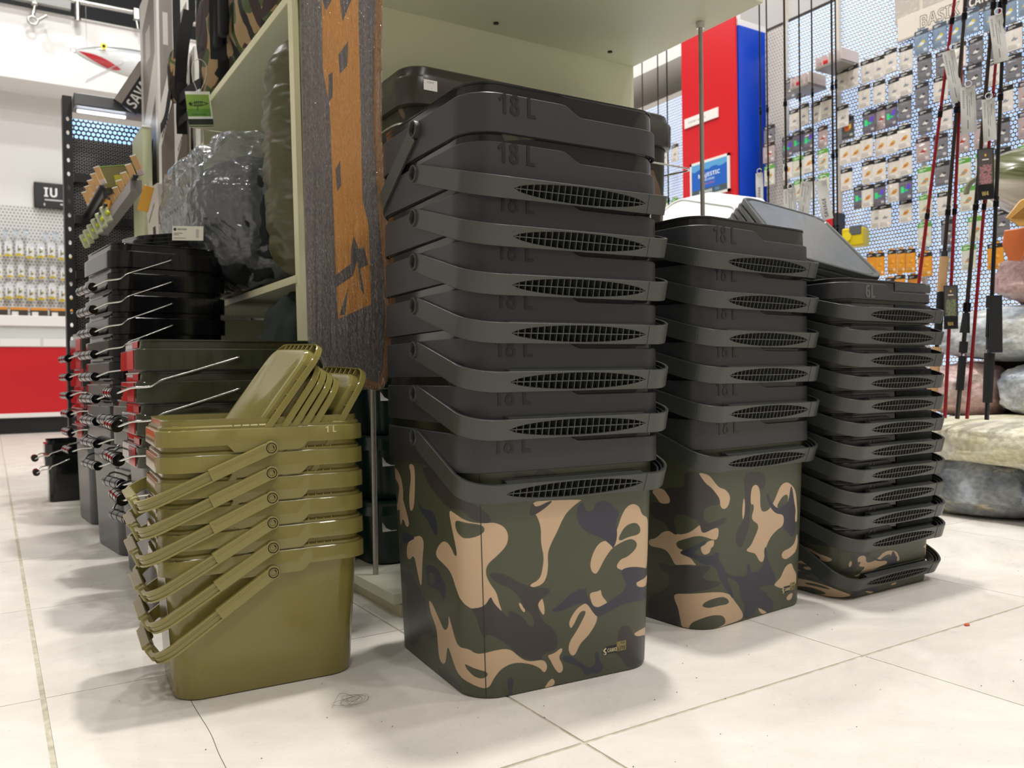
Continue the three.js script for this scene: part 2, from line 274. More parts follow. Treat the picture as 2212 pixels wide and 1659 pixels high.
// ---------------------------------------------------------------- camouflage print
const CAMO = {
  one: [
    't 329,815 348,807 367,780 386,772 400,776 412,757 418,718 416,672 406,637 391,598 388,556 393,510 401,471 404,417 408,378 396,402 374,402 368,398 352,429 341,486 329,537 306,556 284,571 288,610 309,664 329,660 343,614 349,622 344,683 336,745',
    'g 347,780 367,772 386,768 390,741 382,718 367,703 357,707 346,741',
    't 449,849 464,849 516,838 511,830 498,799 490,768 482,710 473,656 468,610 469,560 467,510 461,475 447,467 443,483 457,498 461,544 463,602 459,660 460,730 454,792 448,803',
    'd 449,849 444,799 448,784 460,803 476,842 471,846 453,819',
    't 572,761 584,799 598,780 602,734 624,710 630,471 598,467 569,490 564,510 571,541 580,544 594,579 596,606 586,633 570,618 557,595 548,556 538,494 533,486 527,514 527,552 534,610 543,637 557,633 564,672',
    'g 566,637 576,695 592,707 601,676 600,645 582,641 570,625',
    't 526,405 538,405 543,413 544,382 553,347 551,328 533,332 528,371',
    't 500,305 507,340 521,363 528,351 539,293 536,255 526,208 513,178 507,131 501,127 496,158 498,197 510,247 518,293 522,324 513,328 503,263 499,255 497,282',
    't 596,402 598,429 630,440 630,386 607,386',
    't 594,170 600,185 629,185 630,135 604,154',
    't 253,340 259,282 278,228 279,166 282,77 303,81 310,178 317,170 331,112 343,85 366,66 380,50 389,54 394,93 404,135 421,151 442,131 456,104 462,73 467,97 464,127 458,139 442,139 430,162 416,216 399,220 383,205 373,201 364,220 347,212 336,236 326,293 317,336 318,278 304,239 291,270 279,301 264,340',
    'g 354,151 372,135 388,124 386,97 374,93 363,116',
    't 466,154 476,154 487,178 488,158 482,135 488,100 489,69 483,58 476,89 471,127',
    't 460,0 472,50 478,27 474,0',
    't 429,417 438,378 436,359 429,394',
    't 456,417 460,421 464,363 462,332 457,359 453,402',
    't 204,973 224,981 227,938 224,853 217,761 204,734 200,776 204,842 214,923',
    't 166,819 178,788 191,714 198,664 184,645 174,695 163,633 161,687',
    't 186,579 232,641 248,622 240,541 236,475 230,367 218,448 209,529 190,483 179,498',
    'd 248,992 330,969 342,946 368,876 392,822 399,776 388,772 372,792 358,834 327,811 263,911',
    'd 390,556 407,556 429,502 447,467 470,456 471,429 458,413 453,378 461,305 472,282 482,224 480,166 459,166 460,131 430,162 413,236 389,297 384,266 380,305 374,382 367,398 386,409 394,459 396,429 406,386 417,344 414,382 422,378 437,332 443,293 450,297 446,355 434,382 431,432 418,483 401,510',
    'n 507,803 516,830 520,776 532,784 533,822 552,819 559,784 569,761 562,722 566,649 560,591 557,610 540,660 524,676 508,734',
    'n 469,347 486,375 500,421 522,432 521,405 528,359 536,324 554,347 578,386 581,425 570,483 580,498 601,490 630,456 624,429 594,421 596,394 626,375 630,317 581,332 558,305 539,282 532,309 522,363 507,363 486,340',
    'd 570,208 579,228 590,208 594,158 630,147 618,0 587,8 576,77 559,116 569,143',
    'n 487,139 501,127 517,81 527,54 537,69 534,124 541,124 542,77 551,50 540,15 534,31 521,19 517,62 498,97 488,112',
    'n 412,81 416,89 421,66 417,31 419,0 414,4 411,54',
    'd 174,382 186,436 219,375 241,340 247,270 267,205 273,170 243,162 227,154 177,0 170,201',
    'n 230,811 248,768 284,788 296,691 289,668 276,691 262,734 240,753',
    'n 246,498 266,521 291,517 298,490 317,456 301,363 298,409 281,417 256,405 249,452',
    'g 258,471 272,490 281,467 270,425 258,429',
    'n 171,625 220,614 196,587 177,552 166,579',
    'd 278,50 306,50 340,62 352,15 326,4 291,4 271,23',
    'd 420,1000 442,973 453,965 457,1000 482,969 486,938 507,942 533,923 532,896 477,892 448,938 431,942',
  ],
  two: [
    't 374,869 391,853 398,819 410,776 421,768 432,734 433,699 427,660 417,656 411,676 411,714 403,749 393,788 386,803 379,838',
    't 290,741 308,768 321,745 327,718 327,683 318,672 306,680 300,710',
    't 464,710 467,660 467,598 462,571 460,614 461,664',
    't 480,753 493,772 502,730 502,645 506,606 517,602 527,618 533,641 542,687 550,737 563,757 577,741 589,699 594,629 598,556 597,494 584,537 560,560 563,541 560,498 547,486 531,456 519,405 516,363 513,320 507,313 501,328 492,375 479,386 471,398 472,409 482,425 489,463 499,514 497,541 486,560 482,587 488,633 486,660 479,653',
    'g 540,610 553,664 563,683 571,676 570,629 564,614',
    't 283,459 297,471 310,514 323,533 340,517 359,533 370,564 377,587 378,544 383,537 393,556 408,564 407,510 402,494 393,502 380,521 369,521 352,498 339,479 337,459 343,440 351,440 352,409 362,402 368,371 371,359 362,363 347,355 334,344 329,378 322,409 311,425 294,421 283,425',
    't 341,332 359,347 373,347 372,324 364,305 356,317',
    't 330,170 338,189 354,197 373,208 393,212 414,201 434,174 441,139 454,93 464,46 463,23 449,8 422,8 418,0 392,0 370,0 354,0 346,0 344,62 337,104 331,143',
    'g 378,143 386,166 402,178 421,170 431,139 427,124 404,131 389,124 380,131',
    'g 358,8 362,42 377,69 393,85 414,73 423,39 419,12 392,0 370,0 359,0',
    't 557,320 562,351 576,355 592,378 599,448 603,386 598,332 584,309 568,293',
    't 571,259 586,270 591,228 602,193 603,135 590,120 570,120 539,158 547,178 558,197 564,232',
    't 578,81 593,89 589,50 581,46 574,58',
    'd 356,869 374,869 379,838 386,803 403,749 411,714 410,683 393,687 382,668 381,622 386,591 396,591 419,614 428,598 419,579 397,560 383,537 378,544 376,591 370,614 360,625 348,637 336,625 332,583 340,521 336,514 323,533 316,575 300,579 287,598 287,687 301,676 327,680 327,718 314,761 329,776 347,780 354,799 353,846',
    'd 461,849 514,834 514,737 502,730 493,772 480,753 479,656 477,595 478,537 466,463 458,417 444,456 447,521 460,568 466,602 467,710',
    'n 514,703 520,707 529,653 543,606 559,622 572,629 577,737 582,703 587,625 592,583 590,533 593,483 589,421 580,425 571,467 559,475 563,541 558,568 541,579 527,618',
    'n 344,417 347,432 363,456 380,494 387,494 378,463 367,432 371,417 383,409 397,413 402,429 411,417 404,398 419,336 427,286 444,274 467,251 474,274 471,320 479,320 482,270 496,263 511,286 516,332 513,382 518,405 523,317 538,243 546,189 539,162 522,174 503,174 503,154 520,139 522,112 540,73 540,12 527,4 512,42 497,66 491,19 464,15 464,46 470,85 457,135 454,216 441,255 429,274 424,263 439,189 440,139 429,189 410,259 404,328 394,363 380,363 368,398 356,405',
    't 376,463 383,471 387,490 396,498 399,490 397,459 393,456 391,429 384,417 379,425',
    't 498,62 518,27 527,4 510,8',
    'd 302,336 313,344 323,332 341,351 371,355 390,363 393,340 380,313 379,282 410,263 412,247 394,232 371,216 336,189 330,166 343,93 342,0 312,4 277,0 278,131 310,185 322,224 323,286 304,301',
  ],
};
const CC = { t: '#cbae8e', g: '#494d3b', d: '#393534', n: '#333542' };
function smoothPath(g, pts) {
  g.beginPath();
  for (let i = 0; i < pts.length; i++) { const p = pts[i], q = pts[(i + 1) % pts.length], mx = (p[0] + q[0]) / 2, my = (p[1] + q[1]) / 2; i ? g.quadraticCurveTo(p[0], p[1], mx, my) : g.moveTo(mx, my); }
  const p = pts[0], q = pts[1]; g.quadraticCurveTo(p[0], p[1], (p[0] + q[0]) / 2, (p[1] + q[1]) / 2); g.closePath(); g.fill();
}
function blob(g, x, y, L, w, col) { // wandering camouflage streak
  let a = rnd() * 6.28, px = x, py = y; const left = [], right = [], n = 7;
  for (let i = 0; i <= n; i++) { const k = w * (0.35 + 0.8 * Math.sin(Math.PI * (i + 0.5) / (n + 1)) * rr(0.5, 1.3)); left.push([px + Math.cos(a + 1.57) * k, py + Math.sin(a + 1.57) * k]); right.unshift([px - Math.cos(a + 1.57) * k, py - Math.sin(a + 1.57) * k]); px += Math.cos(a) * L / n; py += Math.sin(a) * L / n; a += rr(-0.9, 0.9); }
  g.fillStyle = col; smoothPath(g, [...left, ...right]);
}
function camoTex(which, shift, logo) {
  return canvasTex(2048, 560, (g, W, H) => {
    g.fillStyle = CC.g; g.fillRect(0, 0, W, H);
    const X = (u) => u * W / 1000 + shift, Y = (v) => (1 - v / 1000) * H;
    const free = which ? [[0, 0.17], [0.66, 1]] : [[0, 1]];
    for (const [a, b] of free) for (let k = 0; k < (b - a) * 34; k++) blob(g, rr(a, b) * W, rnd() * H, rr(120, 260), rr(14, 30), [CC.t, CC.d, CC.n, CC.g][k % 4]);
    if (which) for (const line of CAMO[which]) {
      const [col, ...pp] = line.split(' '); g.fillStyle = CC[col]; smoothPath(g, pp.map((s) => { const [u, v] = s.split(',').map(Number); return [X(u), Y(v)]; }));
    }
    if (which === 'one') { g.fillStyle = '#1c1d18'; g.fillRect(X(384), 0, 2.2, H); }
    if (logo) {
      const x = X(logo[0]), y = Y(logo[1]), s = logo[2]; g.save(); g.translate(x, y); g.scale(s, s);
      g.fillStyle = '#17171a'; g.beginPath(); g.moveTo(0, 2); g.lineTo(14, -13); g.lineTo(96, -13); g.lineTo(96, 13); g.lineTo(24, 13); g.lineTo(14, 18); g.lineTo(2, 11); g.fill();
      g.fillStyle = '#8f7e4e'; g.fillRect(58, -22, 38, 33);
      g.fillStyle = '#e6d7a4'; g.beginPath(); g.moveTo(14, -10); g.lineTo(5, -2); g.lineTo(5, 3); g.lineTo(13, 8); g.lineTo(13, 13); g.lineTo(5, 8); g.lineTo(5, 11); g.lineTo(14, 16); g.lineTo(18, 13); g.lineTo(18, 6); g.lineTo(10, 1); g.lineTo(18, -6); g.fill();
      g.font = 'bold 19px sans-serif'; g.textBaseline = 'middle'; g.textAlign = 'left'; g.fillText('CAMO', 21, 1, 38);
      g.fillStyle = '#17171a'; g.fillText('LiTE', 61, 1, 33); g.font = 'bold 9px sans-serif'; g.fillText('FOX', 74, -16, 19); g.restore();
    }
  });
}
const camoOne = phys(0xffffff, 0.42, { map: camoTex('one', 0, [546, 122, 0.78]) });
const camoTwo = phys(0xffffff, 0.42, { map: camoTex('two', 0, [561, 118, 0.78]) });
const camoSix = phys(0xffffff, 0.42, { map: camoTex('two', -150) });
const camoFree = phys(0xffffff, 0.42, { map: camoTex(null, 0) });

// ---------------------------------------------------------------- square buckets with strap handles
const step = (s0, y0, y1) => (s, x, z) => { // collar edge drops on the right part of the front, and comes back on the right side
  const t0 = s0, t1 = s0 + 0.02, t2 = 0.72, t3 = 0.74;
  return s < t0 ? y0 : s < t1 ? y0 + (y1 - y0) * (s - t0) / (t1 - t0) : s < t2 ? y1 : s < t3 ? y1 + (y0 - y1) * (s - t2) / (t3 - t2) : y0;
};
const ribbonHalf = (hw, reach, Rc, t, x1, z0) => { // half of a U strap seen from above: from the pivot side to x1 on the front run
  const s = new THREE.Shape();
  s.moveTo(-hw, z0); s.lineTo(-hw, reach - Rc); s.absarc(-hw + Rc, reach - Rc, Rc, Math.PI, Math.PI / 2, true); s.lineTo(x1, reach);
  s.lineTo(x1, reach - t); s.lineTo(-hw + Rc, reach - t); s.absarc(-hw + Rc, reach - Rc, Rc - t, Math.PI / 2, Math.PI, false); s.lineTo(-hw + t, z0); s.closePath(); return s;
};
const flatExtrude = (shape, h, y, bevel = 0) => new THREE.ExtrudeGeometry(shape, { depth: h - 2 * bevel, bevelEnabled: bevel > 0, bevelSize: bevel, bevelThickness: bevel, bevelSegments: 1, curveSegments: 8 }).rotateX(Math.PI / 2).translate(0, y + h / 2 - bevel, 0);
const mirrorX = (g) => { const q = (g.index ? g.toNonIndexed() : g.clone()).scale(-1, 1, 1), p = q.attributes; for (const k of Object.keys(p)) { const a = p[k], n = a.itemSize; for (let i = 0; i < a.count; i += 3) for (let c = 0; c < n; c++) { const t = a.array[(i + 1) * n + c]; a.array[(i + 1) * n + c] = a.array[(i + 2) * n + c]; a.array[(i + 2) * n + c] = t; } } return q; };
function strapHandle(hw, reach, h, lens, lensH, mat) {
  const g = new THREE.Group(); g.name = 'handle';
  const t = 0.0032, Rc = 0.042, half = [];
  half.push(flatExtrude(ribbonHalf(hw, reach, Rc, t, -lens - 0.005, 0.008), h, 0, 0.0006));
  half.push(flatExtrude(ribbonHalf(hw - 0.0095, reach - 0.0095, Rc - 0.009, 0.0022, -lens - 0.012, 0.02), h * 0.62, -h * 0.1));
  half.push(flatExtrude(ribbonHalf(hw - 0.0048, reach - 0.0048, Rc - 0.0046, 0.0018, -lens + 0.01, 0.028), h * 0.72, -h * 0.05));
  half.push(flatExtrude(ribbonHalf(hw - 0.002, reach - 0.002, Rc - 0.002, 0.009, -lens, 0.03), 0.002, -h * 0.22));
  const eye = [[0.0094, -0.0045], [0.0112, -0.0045], [0.0118, -0.0038], [0.0118, 0.0038], [0.0112, 0.0045], [0.0094, 0.0045], [0.0094, -0.0045]].map((p) => new THREE.Vector2(...p));
  half.push(new THREE.LatheGeometry(eye, 24).rotateZ(Math.PI / 2).translate(-hw + 0.001, 0, 0));
  half.push(box(0.0032, h * 0.82, 0.012, -hw + 0.0016, 0, 0.014));
  const face = new THREE.Shape(); const L = lens + 0.005;
  face.moveTo(-L, -h / 2); face.lineTo(L, -h / 2); face.lineTo(L, h / 2); face.lineTo(-L, h / 2); face.closePath();
  const hole = new THREE.Path(), N = 24; const lh = (x) => lensH * Math.pow(Math.max(0, 1 - (x / lens) ** 2), 0.62);
  for (let i = 0; i <= N; i++) { const x = -lens + 2 * lens * i / N; i ? hole.lineTo(x, lh(x)) : hole.moveTo(x, 0); }
  for (let i = N - 1; i > 0; i--) { const x = -lens + 2 * lens * i / N; hole.lineTo(x, -lh(x)); }
  hole.closePath(); face.holes.push(hole);
  const front = new THREE.ExtrudeGeometry(face, { depth: t - 0.0006, bevelEnabled: true, bevelSize: 0.0005, bevelThickness: 0.0006, bevelSegments: 1, bevelOffset: -0.0005 }).translate(0, 0, reach - t);
  part('strap', [...half, ...half.map(mirrorX), front, box(2 * lens, 0.002, 0.008, 0, h / 2 - 0.001, reach - t - 0.004), box(2 * lens, 0.002, 0.013, 0, -h / 2 + 0.001, reach - t - 0.0065), box(2 * lens, h * 0.9, 0.0018, 0, 0, reach - 0.017)], mat, g);
  const ribs = [box(2 * lens - 0.004, 0.0012, 0.0135, 0, 0, reach - 0.0072)];
  for (let i = 1; i < 22; i++) { const x = -lens + 2 * lens * i / 22; ribs.push(box(0.0011, 2 * lh(x), 0.014, x, 0, reach - 0.0074)); }
  part('grip_grid', ribs, mat, g).userData.kind = 'stuff';
  return g;
}
const frost = noiseTex(128, (u, v) => { const k = cl(128 + pn(u, v, 14, 2) * 120 + (rnd() - 0.5) * 110); return [k, k, k]; }, false);
function squareBucket(name, o) { // o: base a0, top a1, collar ac, r, H (lip top), yc0, yc1 (collar), tub material
  const t = thing(name, o.label, 'bucket', [0, -50, 0], 0, o.group);
  const { a0, a1, ac, r, H, yc0, yc1 } = o, al = ac - 0.0045;
  part('tub', loft([[0, a0 - 0.006, a0 - 0.006, r - 0.004, 0], [0.0012, a0 - 0.0015, a0 - 0.0015, r - 0.001, 0.004], [0.005, a0, a0, r, 0.02], [yc0 + 0.003, a1, a1, r, 1]], { cap0: true }), o.tub, t);
  const cy = o.drop ? step(0.485, yc1, yc1 - o.drop) : yc1, cyb = o.drop ? step(0.485, yc1 - 0.0012, yc1 - o.drop - 0.0012) : yc1 - 0.0012;
  part('collar', loft([[yc0 + 0.004, a1 + 0.0003, a1 + 0.0003, r], [yc0 + 0.004, ac - 0.0022, ac - 0.0022, r], [yc0, ac - 0.0018, ac - 0.0018, r], [yc0 + 0.0006, ac, ac, r], [cyb, ac, ac, r], [cy, ac - 0.001, ac - 0.001, r - 0.001], [cy, al, al, r - 0.003]], { nS: 14 }), M.collar, t);
  part('rim', loft([[yc1 - (o.drop || 0) - 0.004, al, al, r - 0.003], [H - 0.004, al - 0.0006, al - 0.0006, r - 0.003], [H - 0.003, al + 0.0006, al + 0.0006, r - 0.002], [H - 0.0006, al + 0.0004, al + 0.0004, r - 0.002], [H, al - 0.0008, al - 0.0008, r - 0.003], [H - 0.001, al - 0.0026, al - 0.0026, r - 0.005], [yc0, a1 - 0.0022, a1 - 0.0022, r - 0.003], [0.005, a0 - 0.0022, a0 - 0.0022, r - 0.003]].map((q) => q), { cap1: true }), M.rim, t);
  const txt = letters(o.text, o.textSize, 0.0009); txt.scale(0.84, 1, 1);
  part('capacity_mark', txt.translate(-(o.textX ?? 0.0905), (yc0 + yc1) / 2 + (o.textLift || 0), ac - 0.0002), std(o.markColor || 0x232423, 0.35), t);  // letter colours hold the engraving shade and the embossed sheen
  if (o.frost) part('frosted_patch', rbox(0.115, H - yc1 + 0.008, 0.0014, 0.0005, 0.072, (H + yc1) / 2 - 0.0065, al + 0.0006), phys(0x4a4f50, 0.12, { bumpMap: frost, bumpScale: 0.004 }), t);
  for (const s of [-1, 1]) part('eye_shade_disc', new THREE.CylinderGeometry(0.009, 0.009, 0.004, 18).rotateZ(Math.PI / 2).translate(s * (ac + 0.001), o.pivot, 0), M.dark, t);  // dark disc stands in for the shade inside the hollow eye
  const h = strapHandle(o.hw, o.reach, o.band, o.lens, o.lensH, M.strap); h.position.set(0, o.pivot, 0); t.add(h);
  return t;
}
const ORD = ['topmost', 'second', 'third', 'fourth', 'fifth', 'sixth', 'seventh', 'eighth', 'ninth', 'tenth', 'eleventh', 'twelfth'];
function stack(proto, n, spacing, x, z, turns, angles, label, group, lean = 0, y0 = 0) { // i = 0 is the topmost
  for (let i = n - 1; i >= 0; i--) {
    const k = n - 1 - i, lab = label(i);
    const b = k === 0 && !proto.userData.placed ? proto : copy(proto, [0, 0, 0], 0, lab, group);
    b.userData.label = lab; if (group) b.userData.group = group; delete b.userData.placed;
    b.position.set(x + lean * k, y0 + k * spacing, z); b.rotation.y = turns(i);
    const h = b.children.find((c) => c.name === 'handle'); if (h) h.rotation[h.userData.axis || 'x'] = angles(i);
  }
  proto.userData = { ...proto.userData }; 
}
{
  const dims = { a0: 0.1425, a1: 0.1515, ac: 0.157, r: 0.045, H: 0.3525, yc0: 0.2885, yc1: 0.3375, drop: 0.0135, text: '18 L', textSize: 0.0255, textLift: 0.0115, pivot: 0.3265, hw: 0.1608, reach: 0.179, band: 0.0265, lens: 0.1035, lensH: 0.0108 };
  const last = (i, n) => i === n - 1 ? 'lowest bucket, with camouflage body on the floor,' : `${ORD[i]} bucket from the top`;
  const p1 = squareBucket('strap_bucket', { ...dims, tub: camoOne, label: '', group: 'buckets of the tall front camouflage stack' });
  stack(p1, 8, 0.0604, 0.655, -1.03, (i) => -R * (1.2 + 3.5 * i / 7), (i) => R * [148, 15.8, 15.4, 15.2, 14.8, 14.8, 14.4, 21][i], (i) => i === 0 ? 'topmost dark 18 L bucket of the tall front stack, handle swung back' : i === 7 ? 'camouflage bodied bucket standing on the floor, lowest of the tall front stack' : `dark 18 L bucket, ${ORD[i]} from the top in the tall front stack`, 'buckets of the tall front camouflage stack', 0.0004);
  const p2 = squareBucket('strap_bucket', { ...dims, tub: camoTwo, label: '', group: 'buckets of the middle camouflage stack' });
  stack(p2, 6, 0.0606, 1.0645, -1.094, (i) => R * (4 + 0.7 * i / 5), (i) => R * [15.2, 15.2, 15, 14, 14, 20][i], (i) => i === 5 ? 'camouflage bodied bucket standing on the floor, lowest of the middle stack' : `dark 18 L bucket, ${i ? ORD[i] + ' from the top' : 'topmost'} in the middle stack of six`, 'buckets of the middle camouflage stack', 0.0006);
  const p3 = squareBucket('strap_bucket', { ...dims, a0: 0.1395, a1: 0.1435, ac: 0.149, r: 0.04, H: 0.132, yc0: 0.0945, yc1: 0.1245, drop: 0.013, text: '6L', textX: 0.066, markColor: 0x5f605c, textSize: 0.0235, textLift: 0.0, pivot: 0.1085, hw: 0.157, reach: 0.176, band: 0.0245, lens: 0.097, lensH: 0.0098, tub: camoSix, frost: true, label: '', group: 'shallow buckets of the right stack' });  // markColor lightened for the sheen on the embossed lettering
  stack(p3, 12, 0.0402, 1.41, -1.07, () => 0.005, (i) => i === 11 ? R * 27 : R * (14 + 0.2 * i), (i) => i === 11 ? 'shallow camouflage bucket on the floor, lowest of the right stack' : `shallow 6 L bucket, ${i ? ORD[i] + ' from the top' : 'topmost'} in the right stack`, 'shallow buckets of the right stack', 0);
}
// ---------------------------------------------------------------- glossy olive buckets
{
  const a0 = 0.1175, b0 = 0.08, ac = 0.135, bc = 0.097, r = 0.034, H = 0.1975, yc0 = 0.1635, yc1 = 0.1838;
  const t = thing('olive_bucket', '', 'bucket', [0, -50, 0]);
  part('tub', loft([[0, a0 - 0.007, b0 - 0.007, r - 0.004], [0.0015, a0 - 0.002, b0 - 0.002, r - 0.001], [0.006, a0, b0, r], [yc0 + 0.003, ac - 0.0095, bc - 0.0095, r - 0.002]], { cap0: true }), M.olive, t);
  part('collar', loft([[yc0 + 0.003, ac - 0.009, bc - 0.009, r], [yc0, ac - 0.0016, bc - 0.0016, r], [yc0, ac, bc, r], [yc1 - 0.001, ac - 0.0004, bc - 0.0004, r], [yc1, ac - 0.0014, bc - 0.0014, r], [yc1 - 0.0015, ac - 0.003, bc - 0.003, r - 0.001], [yc1 + 0.0005, ac - 0.004, bc - 0.004, r - 0.002]]), M.olive, t);
  part('rim', loft([[yc1, ac - 0.004, bc - 0.004, r - 0.002], [yc1 + 0.0035, ac - 0.0042, bc - 0.0042, r - 0.002], [yc1 + 0.006, ac - 0.0075, bc - 0.0075, r - 0.004], [H - 0.002, ac - 0.008, bc - 0.008, r - 0.004], [H, ac - 0.007, bc - 0.007, r - 0.004], [H, ac - 0.0095, bc - 0.0095, r - 0.005], [yc0, ac - 0.0125, bc - 0.0125, r - 0.006], [0.006, a0 - 0.003, b0 - 0.003, r - 0.004]], { cap1: true }), M.olive, t);
  const ribs = []; for (let i = -4; i < 9; i++) for (const s of [-1, 1]) ribs.push(box(0.0012, 0.004, 0.0035, i * 0.0105 - 0.002, yc1 + 0.004, s * (bc - 0.0058)));
  part('rim_rib', ribs, M.olive, t).userData.kind = 'stuff';
  for (const s of [-1, 1]) { const q = new THREE.Shape(); q.moveTo(-0.056, 0.003); q.lineTo(-0.045, -0.0095); q.lineTo(0.036, -0.0095); q.quadraticCurveTo(0.045, -0.0085, 0.05, 0.003); q.closePath(); part('pivot_tab', new THREE.ExtrudeGeometry(q, { depth: 0.0022, bevelEnabled: false }).translate(0.001, yc0, s > 0 ? bc - 0.0022 : -bc), M.olive, t); }
  const h = sub('handle', t); h.userData.axis = 'z'; h.position.set(0.001, 0.1575, 0);
  const w = bc + 0.003, reach = 0.171, half = [];
  // plan shape: arms along -x on the front and back, cross bar on the left
  const arm = (z, th, x0, x1, hh, y = 0) => box(x0 - x1, hh, th, (x0 + x1) / 2, y, z);
  for (const s of [-1, 1]) {
    const e = part('eye', new THREE.LatheGeometry([[0.0042, 0], [0.0042, 0.004], [0.0058, 0.0045], [0.0058, 0.003], [0.0068, 0.003], [0.0068, 0.0045], [0.0088, 0.004], [0.0092, 0.003], [0.0092, -0.002], [0.0042, -0.002]].map((p) => new THREE.Vector2(...p)), 24).rotateX(s * Math.PI / 2).translate(0, 0, s * w), M.oliveHandle, h);
    part('eye_ring', new THREE.TorusGeometry(0.0063, 0.0011, 6, 24).translate(0, 0, s * (w + 0.0036)), M.dark, h);
    part('eye_hollow_shade', new THREE.CylinderGeometry(0.0042, 0.0042, 0.004, 16).rotateX(Math.PI / 2).translate(0, 0, s * (w - 0.001)), M.dark, h);  // dark plug put in for the shade of the open eye
    part('arm', [rbox(0.078, 0.0165, 0.0052, 0.0012, -0.043, 0, s * (w + 0.0012)), rbox(0.078, 0.0035, 0.007, 0.001, -0.043, 0.0068, s * (w + 0.0008)), box(0.07, 0.0008, 0.0055, -0.043, 0.0025, s * (w + 0.0015)), box(0.012, 0.016, 0.004, -0.003, 0, s * w)], M.oliveHandle, h);
  }
  const strip = (off, th, hh, y) => { const q = new THREE.Shape(), W = w + off, L = reach + off, Rc = 0.03 + off; // U in plan, opening to +x ; shape y = z
    q.moveTo(-0.07, W); q.lineTo(-L + Rc, W); q.absarc(-L + Rc, W - Rc, Rc, Math.PI / 2, Math.PI, false); q.lineTo(-L, -W + Rc); q.absarc(-L + Rc, -W + Rc, Rc, Math.PI, Math.PI * 1.5, false); q.lineTo(-0.07, -W);
    q.lineTo(-0.07, -W + th); q.lineTo(-L + Rc, -W + th); q.absarc(-L + Rc, -W + Rc, Rc - th, Math.PI * 1.5, Math.PI, true); q.lineTo(-L + th, W - Rc); q.absarc(-L + Rc, W - Rc, Rc - th, Math.PI, Math.PI / 2, true); q.lineTo(-0.07, W - th); q.closePath(); return flatExtrude(q, hh, y); };
  part('strap', [strip(0, 0.0026, 0.0135, -0.001), strip(0.0022, 0.0045, 0.0025, 0.0052), strip(0.0022, 0.0045, 0.0025, -0.0072), strip(0.0008, 0.003, 0.0012, -0.001)], M.oliveHandle, h);
  part('grip', [rbox(0.0075, 0.0255, 0.092, 0.003, -reach - 0.002, -0.002, 0), rbox(0.013, 0.005, 0.088, 0.002, -reach - 0.001, 0.0085, 0), rbox(0.012, 0.02, 0.02, 0.003, -reach, -0.001, 0.045), rbox(0.012, 0.02, 0.02, 0.003, -reach, -0.001, -0.045)], M.oliveHandle, h);
  t.userData.label = '';
  stack(t, 6, 0.0325, 0.3115, -1.181, () => -R * 3.4, (i) => R * [22.5, 23, 23.5, 28.5, 31, 33.5][i], (i) => i === 5 ? 'glossy olive bucket standing on the floor, lowest of its stack' : i === 0 ? 'topmost glossy olive bucket, holding the loose lids' : `glossy olive bucket, ${ORD[i]} from the top in the olive stack`, 'glossy olive buckets of the front left stack');
  const mk = part('capacity_mark', letters('1 L', 0.0085, 0.0006).translate(0.082, yc0 + 0.015, bc), std(0xcfc58e, 0.3), scene.children.filter((q) => q.name.startsWith('olive_bucket')).pop());
}
// lids
function lidShape(a, b, r, raised) {
  return raised
    ? loft([[0.006, a - 0.0018, b - 0.0018, r], [0.0055, a, b, r], [0.0125, a - 0.0006, b - 0.0006, r], [0.0138, a - 0.0018, b - 0.0018, r - 0.001], [0.0128, a - 0.003, b - 0.003, r - 0.002], [0.006, a - 0.0036, b - 0.0036, r - 0.003], [0.006, a - 0.0115, b - 0.0115, r - 0.008], [0.0165, a - 0.0135, b - 0.0135, r - 0.009], [0.0195, a - 0.017, b - 0.017, r - 0.011], [0.0198, a - 0.026, b - 0.026, r - 0.014], [0.0188, a - 0.031, b - 0.031, r - 0.015]], { cap1: true, nS: 4 })
    : loft([[0.001, a - 0.0018, b - 0.0018, r], [0, a, b, r], [0.008, a, b, r], [0.0098, a - 0.002, b - 0.002, r - 0.001], [0.0095, a - 0.006, b - 0.006, r - 0.003], [0.006, a - 0.0085, b - 0.0085, r - 0.005], [0.0055, a - 0.011, b - 0.011, r - 0.006], [0.008, a - 0.0135, b - 0.0135, r - 0.007], [0.0078, a - 0.02, b - 0.02, r - 0.009]], { cap1: true, nS: 4 });
}
function poseLid(o, c, e1, n) { // e1: direction of the lid's x axis, n: its upward normal
  const N = V3(...n).normalize(), E = V3(...e1); E.addScaledVector(N, -E.dot(N)).normalize();
  o.setRotationFromMatrix(new THREE.Matrix4().makeBasis(E, N, V3().crossVectors(E, N))); o.position.set(...c);
}
